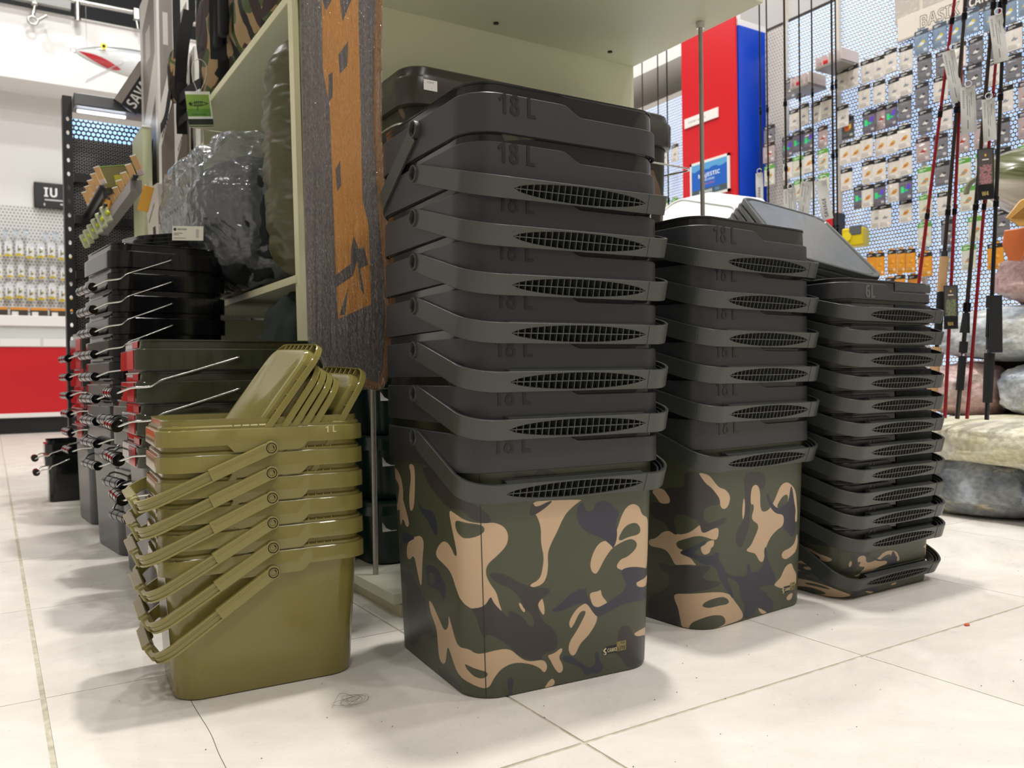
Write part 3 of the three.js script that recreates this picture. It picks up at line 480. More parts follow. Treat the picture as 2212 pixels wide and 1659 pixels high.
{
  // olive lids standing in the top bucket: x axis = long side going up to the right
  const g = lidShape(0.132, 0.094, 0.034, true), ribs = [];
  for (const s of [-1, 1]) for (let i = -4; i < 5; i++) ribs.push(box(0.0016, 0.008, 0.008, i * 0.024, 0.009, s * 0.0865));
  for (const s of [-1, 1]) for (let i = -3; i < 4; i++) ribs.push(box(0.008, 0.008, 0.0016, s * 0.1245, 0.009, i * 0.018));
  const rg = merge(ribs);
  const at = [[0.390, 0.453, 54, 0], [0.387, 0.426, 56, 0], [0.3955, 0.4205, 56.5, 0], [0.4045, 0.415, 57, 0], [0.4135, 0.409, 57.5, 0], [0.453, 0.42, 59, 0]];
  const names = ['front and highest of the olive lids leaning in the top olive bucket', 'second olive lid from the left, tucked behind the highest lid', 'third olive lid from the left in the leaning row', 'fourth olive lid from the left in the leaning row', 'fifth olive lid from the left in the leaning row', 'rightmost olive lid leaning apart against the bucket rim'];
  at.forEach(([x, y, d, k], i) => {
    const t = thing('olive_bucket_cover', names[i], 'lid', [0, 0, 0], 0, 'olive lids in the top olive bucket');
    part('cover', g, M.olive, t); part('rim_rib', rg, M.olive, t).userData.kind = 'stuff';
    const ux = Math.cos(d * R), uy = Math.sin(d * R); // long axis
    const n = [-uy, ux, 0.04];
    poseLid(t, [x - ux * 0.132, y - uy * 0.132, -1.18], [ux, uy, 0.02], n);
  });
}
{
  // dark lids between the middle and the right stack, solved from the edges of the front one
  const k = 0.70, P = (x, y, z) => V3(x * k, 0.41 + (y - 0.41) * k, z * k);
  const TL = P(2.109, 0.998, -1.92), TR = P(2.369, 0.922, -1.791), Q = P(2.087, 0.66, -1.38);
  const e1 = TR.clone().sub(TL).normalize(), e2 = Q.clone().sub(TR).normalize(), w = TR.distanceTo(TL) / 2, L = 0.2;
  const n = V3().crossVectors(e1, e2).normalize(); if (n.dot(V3(0, 0.41, 0).sub(TL)) < 0) n.negate();
  const c0 = TL.clone().add(TR).multiplyScalar(0.5).addScaledVector(e2, L);
  const g = lidShape(w, L, 0.042, false);
  for (let i = 0; i < 6; i++) {
    const t = thing('dark_bucket_cover', i ? `dark bucket lid, ${ORD[i]} from the front in the leaning pile behind the shallow buckets` : 'large dark grey lid lying face up in front of the leaning pile of lids', 'lid', [0, 0, 0], 0, 'dark lids leaning between two stacks');
    part('cover', g, phys(0x565958, 0.22), t);
    const c = c0.clone().addScaledVector(n, -0.013 * i - 0.01).addScaledVector(e1, -0.004 * i);
    poseLid(t, c.toArray(), e1.toArray(), n.toArray());
  }
}
// ---------------------------------------------------------------- buckets with wire handles, left aisle
function wireBucket(name, o) {
  const { a0, b0, ac, bc, r, H, yc0, yc1, mat, tub } = o, t = thing(name, '', 'bucket', [0, -50, 0]);
  const al = ac - 0.008, bl = bc - 0.008;
  part('tub', loft([[0, a0 - 0.006, b0 - 0.006, r - 0.004], [0.0015, a0 - 0.0015, b0 - 0.0015, r], [0.006, a0, b0, r], [yc0 + 0.003, al - 0.003, bl - 0.003, r]], { cap0: true }), tub || mat, t);
  const c = part('collar', loft([[yc0 + 0.003, al - 0.003, bl - 0.003, r], [yc0, ac - 0.0016, bc - 0.0016, r], [yc0, ac, bc, r], [yc1 - 0.0015, ac, bc, r], [yc1, ac - 0.0012, bc - 0.0012, r], [yc1, al, bl, r - 0.004]]), mat, t);
  part('rim', loft([[yc1 - 0.001, al, bl, r - 0.004], [H - 0.0035, al - 0.0006, bl - 0.0006, r - 0.004], [H - 0.0025, al + 0.0012, bl + 0.0012, r - 0.003], [H, al + 0.0004, bl + 0.0004, r - 0.004], [H - 0.0005, al - 0.002, bl - 0.002, r - 0.005], [yc0, al - 0.005, bl - 0.005, r - 0.005], [0.006, a0 - 0.003, b0 - 0.003, r - 0.004]], { cap1: true }), mat, t);
  const ribs = []; for (let i = -5; i < 6; i++) for (const s of [-1, 1]) ribs.push(box(0.0014, (yc1 - yc0) * 0.9, 0.0012, i * ac / 7.2, (yc0 + yc1) / 2, s * (bc + 0.0004)));
  part('collar_rib', ribs, mat, c).userData.kind = 'stuff';
  const py = (yc0 + yc1) / 2 + 0.003;
  for (const s of [-1, 1]) part('pivot_boss', new THREE.CylinderGeometry(0.007, 0.008, 0.004, 16).rotateX(Math.PI / 2).translate(0, py, s * (bc + 0.001)), mat, t);
  const h = sub('handle', t); h.userData.axis = 'z'; h.position.set(0, py, 0);
  const w = bc + 0.006, L = ac + 0.034, pts = [];
  for (const s of [1, -1]) { const a = [[0, 0, s * (bc - 0.002)], [-0.004, 0, s * w], [-ac * 0.5, 0.001, s * w], [-ac * 0.8, 0.002, s * (w + 0.001)], [-ac * 0.93, -0.003, s * (w - 0.004)], [-ac - 0.014, 0.003, s * (bc * 0.82)], [-L, 0, s * (bc * 0.5)]]; pts.push(...(s > 0 ? a : a.reverse())); }
  part('wire', tube(pts, 0.0021, 90, 8, false, 0.3), M.wire, h);
  part('grip', [bar([-L, 0, -bc * 0.46], [-L, 0, bc * 0.46], 0.0105, 16), ...[-0.32, 0, 0.32].map((k) => bar([-L, 0, bc * (k - 0.03)], [-L, 0, bc * (k + 0.03)], 0.0112, 16))], M.black, h);
  if (o.sticker) {
    const g = [rbox(0.0012, (yc1 - yc0) * 0.9, bc * 0.62, 0.0004, -ac - 0.0008, (yc0 + yc1) / 2, bc * 0.38)];
    part('red_sticker', g, phys(0xc01c22, 0.3), t); part('rim_sticker', rbox(0.0012, 0.011, bc * 0.5, 0.0004, -al - 0.0012, (yc1 + H) / 2, bc * 0.42), phys(0xc01c22, 0.3), t);
    part('white_label', rbox(0.0012, 0.02, bc * 0.5, 0.0004, -(ac - 0.0155), yc0 - 0.016, bc * 0.36), M.paper, t);
  }
  return t;
}
{
  const g = wireBucket('wire_bucket', { a0: 0.141, b0: 0.1, ac: 0.165, bc: 0.122, r: 0.035, H: 0.3135, yc0: 0.262, yc1: 0.2975, mat: M.green, tub: M.greyTub, sticker: true });
  stack(g, 4, 0.0555, 0.371, -1.622, () => 0, (i) => R * [17.5, 18, 19, 23][i], (i) => `dark green bucket with red sticker, ${i === 3 ? 'lowest' : i ? ORD[i] + ' from the top' : 'topmost'}, behind the olive stack`, 'dark green wire handled buckets behind the olive stack');
  const s = wireBucket('wire_bucket', { a0: 0.098, b0: 0.095, ac: 0.118, bc: 0.115, r: 0.03, H: 0.235, yc0: 0.185, yc1: 0.222, mat: M.green, tub: M.greyTub });
  stack(s, 4, 0.045, 0.352, -1.9, () => R * 9, (i) => R * [4, 15, 19, 30][i], (i) => `small dark green bucket, ${i === 3 ? 'lowest with grey body' : i ? ORD[i] + ' from the top' : 'topmost'}, in the low left stack`, 'small dark green buckets in the low left stack');
  const b = wireBucket('wire_bucket', { a0: 0.117, b0: 0.128, ac: 0.135, bc: 0.148, r: 0.034, H: 0.318, yc0: 0.262, yc1: 0.3, mat: M.black, tub: M.greyTub });
  stack(b, 9, 0.0515, 0.352, -2.25, (i) => R * 6.5, (i) => R * (22.5 + 0.4 * i), (i) => `glossy black bucket, ${i === 8 ? 'lowest' : i ? ORD[i] + ' from the top' : 'topmost'}, in the tall black stack`, 'glossy black buckets in the tall black stack');
  const k = wireBucket('wire_bucket', { a0: 0.105, b0: 0.11, ac: 0.122, bc: 0.128, r: 0.03, H: 0.3, yc0: 0.245, yc1: 0.283, mat: M.black, tub: M.greyTub, sticker: true });
  stack(k, 6, 0.0505, 0.332, -2.745, () => R * 4, (i) => R * (16 + i), (i) => `black bucket with red label, ${i === 5 ? 'lowest' : i ? ORD[i] + ' from the top' : 'topmost'}, behind the tall black stack`, 'red labelled black buckets at the far left');
  const m = wireBucket('wire_bucket', { a0: 0.062, b0: 0.06, ac: 0.074, bc: 0.072, r: 0.018, H: 0.172, yc0: 0.128, yc1: 0.16, mat: M.black, tub: M.black });
  stack(m, 2, 0.04, 0.222, -3.28, () => 0, (i) => R * (20 + 5 * i), (i) => `tiny black bucket by the black stand, ${i ? 'lower one on the floor' : 'upper one nested in another'}`, 'tiny black buckets by the perforated stand');
  // black lids on the tall black stack
  const lg = lidShape(0.122, 0.1, 0.03, false);
  for (let i = 0; i < 4; i++) { const t = thing('black_bucket_cover', `loose black lid on top of the tall black stack, ${['lowest', 'second lowest', 'second highest', 'highest'][i]} of the four`, 'lid', [0, 0, 0], 0, 'black lids on the tall black stack'); part('cover', lg, M.black, t); poseLid(t, [0.40 + 0.008 * i, 0.752 + 0.011 * i, -2.30 - 0.004 * i], [0.98, 0.12, -0.1], [-0.16, 1, 0.1]); }
}
// ---------------------------------------------------------------- goods on the left shelves
const fabricBump = noiseTex(256, (u, v) => { const k = cl(128 + pn(u, v, 90) * 60 + (rnd() - 0.5) * 40); return [k, k, k]; }, false); fabricBump.repeat.set(6, 6);
const dpm = canvasTex(1024, 1024, (g, W, H) => {
  g.fillStyle = '#a08660'; g.fillRect(0, 0, W, H);
  for (let k = 0; k < 60; k++) blob(g, rnd() * W, rnd() * H, rr(220, 420), rr(26, 60), '#4c5a36');
  for (let k = 0; k < 42; k++) blob(g, rnd() * W, rnd() * H, rr(220, 420), rr(22, 56), '#3b2d2b');
  for (let k = 0; k < 26; k++) blob(g, rnd() * W, rnd() * H, rr(160, 380), rr(10, 26), '#191a1a');
  for (let k = 0; k < 16; k++) blob(g, rnd() * W, rnd() * H, rr(120, 280), rr(12, 26), '#a08660');
});
const ribbon = (pts, w, t = 0.0018, dir = [0, 0, 1]) => { // flat webbing along points, its width along dir
  const c = new THREE.CatmullRomCurve3(pts.map((p) => V3(...p))), n = 24, D = V3(...dir).normalize(), out = [];
  const fn = (o) => sheet((u, v) => { const p = c.getPoint(v), T = c.getTangent(v), N = V3().crossVectors(T, D).normalize(), W = V3().crossVectors(N, T).normalize(); return p.addScaledVector(W, (u - 0.5) * w).addScaledVector(N, o).toArray(); }, 2, n);
  return [fn(-t / 2), fn(t / 2)];
};
{
  const t = thing('rucksack', 'camouflage rucksack with black straps lying on the upper left shelf', 'rucksack', [0.745, 1.246, -2.28]);
  const cm = std(0xffffff, 0.85, { map: dpm, bumpMap: fabricBump, bumpScale: 0.0015 }); 
  const g = lump(0.175, 0.27, 0.46, { e: 0.72, amp: 0.14, freq: 2.2, amp2: 0.03, freq2: 9, ns: 3, flat: 0.25 }); boxUV(g, 1.15);
  part('body', g.translate(0, 0.25, 0), cm, t);
  part('front_pocket', lump(0.07, 0.15, 0.2, { e: 0.75, amp: 0.16, freq: 2.5, ns: 9, flat: 0.14 }).translate(-0.135, 0.15, 0.2), cm, t); boxUV(t.children[1].geometry, 1.15, 0.3);
  part('side_pocket', lump(0.06, 0.2, 0.12, { e: 0.75, amp: 0.16, freq: 2.5, ns: 5, flat: 0.18 }).translate(-0.14, 0.19, -0.3), cm, t); boxUV(t.children[2].geometry, 1.15, 0.7);
  for (const q of [rbox(0.03, 0.13, 0.06, 0.012, -0.2, 0.33, -0.05), rbox(0.025, 0.15, 0.045, 0.01, -0.195, 0.16, -0.1), rbox(0.025, 0.13, 0.04, 0.01, -0.195, 0.16, -0.04)]) part('buckle', q, M.strapBlack, t);
  part('webbing', ribbon([[-0.18, 0.5, 0.02], [-0.2, 0.36, -0.04], [-0.2, 0.2, -0.08], [-0.19, 0.06, -0.12]], 0.05, 0.002, [0.7, 0, 0.7]), M.strapBlack, t); part('webbing', ribbon([[-0.2, 0.32, -0.45], [-0.22, 0.2, -0.46], [-0.22, 0.08, -0.5], [-0.21, 0.02, -0.48]], 0.035, 0.002, [1, 0, 0.3]), M.strapBlack, t); part('webbing', ribbon([[-0.222, 0.6, -0.5], [-0.225, 0.4, -0.52], [-0.225, 0.19, -0.52]], 0.023, 0.002, [1, 0, 0.1]), M.strapBlack, t);
  part('padded_strap', boxUV(lump(0.022, 0.085, 0.03, { e: 0.8, amp: 0.1, ns: 2, n: 4 }).translate(-0.228, 0.14, -0.55), 2, 0.4), cm, t);
  part('loose_strap', ribbon([[-0.245, 0.09, -0.54], [-0.25, 0.02, -0.6], [-0.255, -0.005, -0.7], [-0.27, -0.05, -0.86]], 0.032, 0.0018, [0, 1, 0.2]), M.strapBlack, t); part('loose_strap', ribbon([[-0.22, 0.1, -0.48], [-0.22, 0.0, -0.5], [-0.215, -0.05, -0.52]], 0.032, 0.002, [1, 0, 0.1]), M.strapBlack, t); part('loose_strap', ribbon([[-0.23, 0.05, -0.5], [-0.215, 0.055, -0.4], [-0.2, 0.05, -0.3]], 0.03, 0.0018, [0, 1, 0]), M.strapBlack, t); part('loose_strap', ribbon([[-0.23, -0.02, -0.52], [-0.215, -0.015, -0.42], [-0.2, 0.0, -0.32]], 0.025, 0.0018, [0, 1, 0]), M.strapBlack, t);
  const tg = thing('price_tag', 'green swing tag with a black fish emblem hanging over the shelf edge', 'tag', [0.528, 1.2, -2.53], -11 * R);
  const fish = canvasTex(256, 384, (g, W, H) => {
    g.fillStyle = '#e9ece2'; g.fillRect(0, 0, W, H); const gr = '#86ad45'; g.fillStyle = gr; g.fillRect(0, 34, W - 14, 240); g.fillStyle = '#5f9433'; g.fillRect(0, 190, W - 14, 84); g.fillStyle = '#16210f'; g.fillRect(0, 300, W, 84); g.fillStyle = '#b9c99a'; g.fillRect(0, 366, W, 8);
    g.strokeStyle = '#13220d'; g.lineWidth = 8; g.beginPath(); g.moveTo(28, 150); g.quadraticCurveTo(120, 90, 220, 132); g.quadraticCurveTo(120, 176, 28, 142); g.stroke(); g.beginPath(); for (let i = 0; i < 5; i++) { g.moveTo(90 + i * 18, 104); g.lineTo(84 + i * 18, 164); } g.moveTo(112, 164); g.lineTo(106, 208); g.stroke(); g.fillStyle = '#13220d'; g.beginPath(); g.moveTo(20, 130); g.lineTo(52, 112); g.lineTo(48, 168); g.fill();
    g.font = 'bold 22px sans-serif'; g.fillText('Classic Fishing', 40, 258, 190);
  });
  const pl = rbox(0.068, 0.102, 0.0016, 0.0006); part('card', pl, std(0xffffff, 0.35, { map: fish }), tg).rotation.z = 0.1;
  part('string', tube([[-0.005, 0.05, 0.002], [-0.018, 0.09, 0.004], [-0.016, 0.13, 0], [0.002, 0.145, 0], [0.02, 0.13, 0.002], [0.018, 0.09, 0.004], [0.004, 0.052, 0.002]], 0.0011, 40, 5), std(0xd9d5cc, 0.8), tg);
}
{
  // bundle in clear plastic film
  const t = thing('wrapped_bundle', 'dark bundle in a crumpled clear plastic bag on the lower left shelf', 'bag', [0.64, 0.633, -2.29]);
  part('fabric_roll', boxUV(lump(0.185, 0.185, 0.27, { e: 0.7, amp: 0.1, freq: 2, amp2: 0.06, freq2: 5, ns: 4, n: 22, flat: 0.17, ridge: (q) => -0.07 * Math.abs(noise.noise(q.x * 5 + 2, q.y * 6, q.z * 5)) }).translate(0, 0.175, 0.02), 3), std(0x151b1b, 0.8, { bumpMap: fabricBump, bumpScale: 0.001 }), t);
  const cells = Array.from({ length: 60 }, () => V3(rr(-1, 1), rr(-1, 1), rr(-1, 1)).normalize().multiplyScalar(rr(0.95, 1.05)));
  const fold = (q) => { // crumpled facets: distance to the nearest and the second nearest of scattered points
    let a = 9, b = 9; for (const c of cells) { const d = (q.x - c.x) ** 2 + (q.y - c.y) ** 2 * 1.5 + (q.z - c.z) ** 2; if (d < a) { b = a; a = d; } else if (d < b) b = d; }
    const knot = Math.max(0, -q.z * 0.78 - q.x * 0.5 + q.y * 0.36 - 0.66);
    return 0.2 * (Math.sqrt(b) - Math.sqrt(a)) - 0.05 + 0.03 * noise.noise(q.x * 10, q.y * 8, q.z * 10) + 0.95 * knot;
  };
  const crumple = noiseTex(512, (u, v) => { let k = 0; for (const [f, w, z] of [[4, 1, 1], [9, 0.6, 5], [19, 0.3, 9]]) k += w * (1 - Math.abs(pn(u, v, f, z)) * 2.4); const q = cl(60 + k * 95); return [q, q, q]; }, false); 
  part('clear_film', boxUV(toCreasedNormals(lump(0.205, 0.225, 0.31, { e: 0.76, amp: 0.05, freq: 2.3, ns: 11, n: 26, flat: 0.205, ridge: fold }), 0.35).translate(-0.012, 0.209, -0.01), 2.2), phys(0xe6eaee, 0.13, { transmission: 0.86, thickness: 0, ior: 1.5, bumpMap: crumple, bumpScale: 0.012 }), t);
  part('green_card', rbox(0.004, 0.06, 0.07, 0.001, -0.13, 0.38, -0.16), std(0x35553b, 0.5), t);
  const lab = canvasTex(256, 110, (g, W, H) => { g.fillStyle = '#d9d8c8'; g.fillRect(0, 0, W, H); g.fillStyle = '#26282a'; g.beginPath(); g.arc(22, 24, 12, 0, 7); g.fill(); g.font = 'bold 17px sans-serif'; g.fillText('ANACONDA', 40, 30, 80); g.fillStyle = '#55565a'; g.fillRect(14, 52, 70, 5); g.fillRect(14, 64, 44, 5); g.fillRect(14, 90, 100, 4); for (let i = 0; i < 14; i++) g.fillRect(196, 22 + i * 5, 24, (i * 7) % 3 + 1); });
  const s = part('paper_label', rbox(0.078, 0.034, 0.0012, 0.0004), std(0xffffff, 0.5, { map: lab }), t); s.position.set(-0.236, 0.128, 0.2); s.rotation.set(0, -38 * R, -0.04);
  const puff = (y) => { const f = (y * 9.2 + 0.35 * noise.noise(y * 3, 2, 1)) % 1, k = Math.abs(f - 0.5) * 2; return 1 - 0.045 * Math.pow(k, 4) + 0.035 * noise.noise(y * 5, 7, 3); };
  const bagSide = (u, v) => { // padded roll standing upright, quilted across
    const s = u * Math.PI * 2, y = v * 0.57, e = 0.72, dome = Math.pow(Math.max(0, 1 - Math.pow(Math.abs(v * 2 - 1), 7)), 0.5);
    const cx = Math.cos(s), cz = Math.sin(s), wr = 1 + 0.03 * noise.noise(cx * 2.5, y * 60, cz * 2.5) + 0.03 * noise.noise(cx * 3 + 4, y * 22 + cx * 2, cz * 3);
    const k = puff(y + 0.02 * cz + 0.012 * noise.noise(cx * 2, y * 8, cz * 2)) * dome * wr;
    return [Math.sign(cx) * Math.abs(cx) ** e * 0.14 * k, y, Math.sign(cz) * Math.abs(cz) ** e * 0.1 * k];
  };
  const b = solo('sleeping_bag', sheet(bagSide, 90, 180, true), phys(0x57553b, 0.38, { sheen: 0.4, sheenRoughness: 0.5, sheenColor: new THREE.Color(0x8b8a66) }), 'olive padded sleeping bag standing at the end of the left shelf', 'sleeping bag'); b.position.set(0.678, 0.634, -1.885);
  const c = solo('fabric_bundle', lump(0.125, 0.265, 0.13, { e: 0.6, amp: 0.14, freq: 2.4, amp2: 0.03, freq2: 8, ns: 31, n: 14 }), std(0x2b3431, 0.85, { bumpMap: fabricBump, bumpScale: 0.001 }), 'dark grey green fabric bundle tucked under the lower left shelf', 'bundle'); c.position.set(0.645, 0.335, -1.9);
}
{
  // white cartons beyond the shelf end
  const cart = (seed_, lines) => canvasTex(256, 512, (g, W, H) => { g.fillStyle = '#dcd8d2'; g.fillRect(0, 0, W, H); g.fillStyle = '#86807a'; g.beginPath(); g.moveTo(40, 60); g.lineTo(W - 30, 10); g.lineTo(W - 30, 150); g.lineTo(40, 250); g.fill(); g.fillStyle = '#6f655c'; g.beginPath(); g.moveTo(40, 330); g.lineTo(W - 30, 230); g.lineTo(W - 30, H - 30); g.lineTo(40, H - 20); g.fill(); g.fillStyle = '#a98a6a'; g.fillRect(70, 380, 90, 60); g.fillStyle = '#c9c3bb'; g.fillRect(90, 80 + seed_ * 20, 70, 60); g.save(); g.translate(50, 310); g.rotate(-0.4); g.fillStyle = '#333'; for (let i = 0; i < 9; i++) g.fillRect(i * 20, 0, 14, 6); g.restore(); });
  const sh = thing('carton_shelf', 'pale shelf board carrying the upright white cartons', 'shelf', [0.69, 0.85, -3.16]); part('board', rbox(0.46, 0.02, 0.52, 0.002), M.cream, sh); part('bracket', [box(0.01, 0.83, 0.03, 0.2, -0.42, -0.2), box(0.01, 0.83, 0.03, -0.2, -0.42, -0.2)], M.charcoal, sh);
  const spec = [[0.512, 0.9, -3.02, 0.058, 0.92, 'white picture carton standing leftmost behind the rucksack strap'], [0.575, 0.86, -3.1, 0.055, 0.88, 'white picture carton standing second from left behind the strap'], [0.66, 0.86, -3.06, 0.1, 0.7, 'wider white carton at the end of the upper shelf']];
  spec.forEach(([x, y, z, w, h, l], i) => { const m = std(0xffffff, 0.4, { map: cart(i) }); const t = thing('carton', l, 'carton', [x, 0.86, z], 0, 'white cartons beyond the shelf end'); part('box', rbox(w, h, 0.34, 0.002, 0, h / 2, -0.1), m, t); part('flap_edge', box(w * 0.9, 0.002, 0.002, 0, h + 0.001, 0.06), M.paper, t); });
  const lowT = canvasTex(256, 256, (g, W, H) => { g.fillStyle = '#d9d4cb'; g.fillRect(0, 0, W, H); g.save(); g.translate(40, 170); g.rotate(-0.5); g.fillStyle = '#4a4744'; g.font = 'bold 26px sans-serif'; for (let i = 0; i < 8; i++) g.fillRect(i * 20, -14, 14, 16); g.restore(); g.fillStyle = '#3a3230'; g.fillRect(110, 200, 60, 56); });
  const lc = thing('carton', 'low white carton leaning below the clear plastic bag', 'carton', [0.508, 0.865, -2.87], 0.25); part('box', rbox(0.12, 0.17, 0.09, 0.002, 0, 0.085, 0).rotateX(-0.1), std(0xffffff, 0.45, { map: lowT }), lc); part('blue_label', rbox(0.03, 0.05, 0.002, 0.0006, 0.045, 0.03, 0.05), std(0x2f67b8, 0.5), lc);
}
// ---------------------------------------------------------------- wrapped coir mat hanging before the shelf
{
  const out = [[0.4255, 1.46], [0.4258, 1.0], [0.4268, 0.6], [0.4285, 0.468], [0.4485, 0.4445], [0.463, 0.4005], [0.5475, 0.3925], [0.5655, 0.513], [0.5585, 0.66], [0.5508, 0.805], [0.553, 0.95], [0.557, 1.035], [0.5605, 1.46]];
  const shape = (off) => { const s = new THREE.Shape(); out.forEach(([x, y], i) => { const X = x + (x < 0.5 ? -off : off), Y = y < 0.42 ? y - off : y; i ? s.lineTo(X, Y) : s.moveTo(X, Y); }); s.closePath(); return s; };
  const W = 0.14, Hh = 1.07;
  const mapUV = (g) => { const p = g.attributes.position, u = g.attributes.uv; for (let i = 0; i < p.count; i++) u.setXY(i, (p.getX(i) - 0.4255) / W, (p.getY(i) - 0.39) / Hh); return g; };
  const print = canvasTex(256, 2048, (g, w, h) => {
    g.fillStyle = '#6b6562'; g.fillRect(0, 0, w, h);
    for (let i = 0; i < 26000; i++) { const k = rr(-22, 26); g.fillStyle = `rgba(${k > 0 ? 176 : 34},${k > 0 ? 168 : 30},${k > 0 ? 162 : 30},${Math.abs(k) / 70})`; g.fillRect(rnd() * w, rnd() * h, 1.5, rr(3, 12)); }
    const Y = (y) => (1 - (y - 0.39) / Hh) * h, X = (x) => (x - 0.4255) / W * w;
    g.fillStyle = '#c98c42'; g.beginPath(); g.moveTo(X(0.456), Y(1.46)); g.lineTo(X(0.516), Y(1.46)); g.lineTo(X(0.519), Y(0.7)); g.lineTo(X(0.529), Y(0.66)); g.lineTo(X(0.531), Y(0.53)); g.lineTo(X(0.474), Y(0.505)); g.lineTo(X(0.471), Y(0.6)); g.lineTo(X(0.466), Y(0.85)); g.lineTo(X(0.461), Y(0.87)); g.lineTo(X(0.456), Y(0.9)); g.fill();
    g.fillStyle = '#5f5957'; const cut = (...p) => { g.beginPath(); p.forEach(([x, y], i) => i ? g.lineTo(X(x), Y(y)) : g.moveTo(X(x), Y(y))); g.fill(); };
    cut([0.456, 1.1], [0.5, 1.16], [0.516, 1.19], [0.516, 1.15], [0.48, 1.09]); cut([0.452, 1.03], [0.473, 1.075], [0.486, 1.1], [0.48, 1.03], [0.462, 0.995]); cut([0.486, 1.02], [0.517, 1.08], [0.517, 1.05], [0.49, 0.985]); cut([0.482, 0.93], [0.499, 0.955], [0.497, 0.915], [0.484, 0.9]); cut([0.465, 0.895], [0.472, 0.9], [0.471, 0.86], [0.464, 0.85]); cut([0.474, 0.745], [0.482, 0.76], [0.483, 0.72], [0.476, 0.71]);
    cut([0.471, 0.575], [0.497, 0.595], [0.498, 0.62], [0.503, 0.64], [0.511, 0.62], [0.52, 0.625], [0.527, 0.595], [0.513, 0.588], [0.52, 0.545], [0.513, 0.555], [0.508, 0.6], [0.5, 0.575], [0.471, 0.555]); cut([0.476, 0.51], [0.493, 0.56], [0.486, 0.512]);
    for (let i = 0; i < 5200; i++) { g.fillStyle = `rgba(70,58,48,${rr(0.06, 0.26)})`; g.fillRect(rnd() * w, rnd() * h, 1.2, rr(4, 14)); }
  });
  const pileBump = noiseTex(256, (u, v) => { const k = cl(128 + (rnd() - 0.5) * 150 + pn(u, v, 40) * 60); return [k, k, k]; }, false); pileBump.repeat.set(2, 14);
  const t = thing('coir_mat', 'tall dark grey coir mat with orange print in clear wrap hanging before the shelf', 'doormat', [0, 0, -1.275]);
  part('pile', mapUV(new THREE.ExtrudeGeometry(shape(0), { depth: 0.008, bevelEnabled: true, bevelSize: 0.0015, bevelThickness: 0.002, bevelSegments: 2 }).translate(0, 0, -0.012)), std(0xffffff, 0.92, { map: print, bumpMap: pileBump, bumpScale: 0.0008 }), t);
  const coir = noiseTex(256, (u, v) => { const n = pn(u, v, 60) * 60 + (rnd() - 0.5) * 90; return [cl(196 + n), cl(142 + n * 0.85), cl(84 + n * 0.6)]; }); coir.repeat.set(2, 16);
  const edge = new THREE.CatmullRomCurve3(out.slice(5).map(([x, y], i) => V3(x - (i === 0 ? -0.045 : 0.003), y + (i < 2 ? 0.004 : 0), -0.003)));
  const eg = new THREE.TubeGeometry(edge, 220, 0.0068, 9, false), ep = eg.attributes.position; for (let i = 0; i < ep.count; i++) { const k = 0.0018 * noise.noise(ep.getX(i) * 300, ep.getY(i) * 240, ep.getZ(i) * 300); ep.setXYZ(i, ep.getX(i) + k, ep.getY(i), ep.getZ(i) * 0.8 + k); } eg.computeVertexNormals();
  part('coir_edge', eg, std(0xffffff, 0.95, { map: coir, bumpMap: pileBump, bumpScale: 0.0014 }), t);
  const wrapBump = noiseTex(512, (u, v) => { const k = cl(128 + pn(u, v * 0.12, 26, 1) * 90 + pn(u, v * 0.3, 60, 4) * 60 + pn(u, v, 70, 2) * 40); return [k, k, k]; }, false); wrapBump.repeat.set(1, 3);
  // film with vertical wrinkles
  const L = (v) => { const y = 0.39 + 1.07 * v; let l = 0.4255, r = 0.56; for (let i = 0; i < 3; i++) { const a = out[i], b = out[i + 1]; if (y <= a[1] && y >= b[1]) l = a[0] + (b[0] - a[0]) * (a[1] - y) / (a[1] - b[1]); } if (y < 0.468) l = 0.4285 + (0.468 - y) * 0.5; for (let i = 6; i < 12; i++) { const a = out[i], b = out[i + 1]; if (y >= a[1] && y <= b[1]) r = a[0] + (b[0] - a[0]) * (y - a[1]) / (b[1] - a[1]); } return [l - 0.0015, r + 0.004]; };
  part('clear_wrap', sheet((u, v) => { const [l, r] = L(v), x = l + (r - l) * u, y = 0.39 + 1.07 * v; const wv = 0.0016 * noise.noise(x * 110, y * 2.2, 1) + 0.0009 * noise.noise(x * 300, y * 5, 4) + 0.0004 * noise.noise(x * 700, y * 40, 9); const round = Math.min(1, Math.min(u, 1 - u) * 16); return [x, y, 0.001 + 0.004 * Math.sqrt(round) + wv * 1.6]; }, 120, 260), phys(0xffffff, 0.08, { transmission: 1, thickness: 0, ior: 1.75, bumpMap: wrapBump, bumpScale: 0.005 }), t);
  part('hanger_loop', tube([[0.48, 1.45, -0.008], [0.49, 1.6, -0.01], [0.5, 1.45, -0.008]], 0.002, 20, 6), M.strapBlack, t);
}
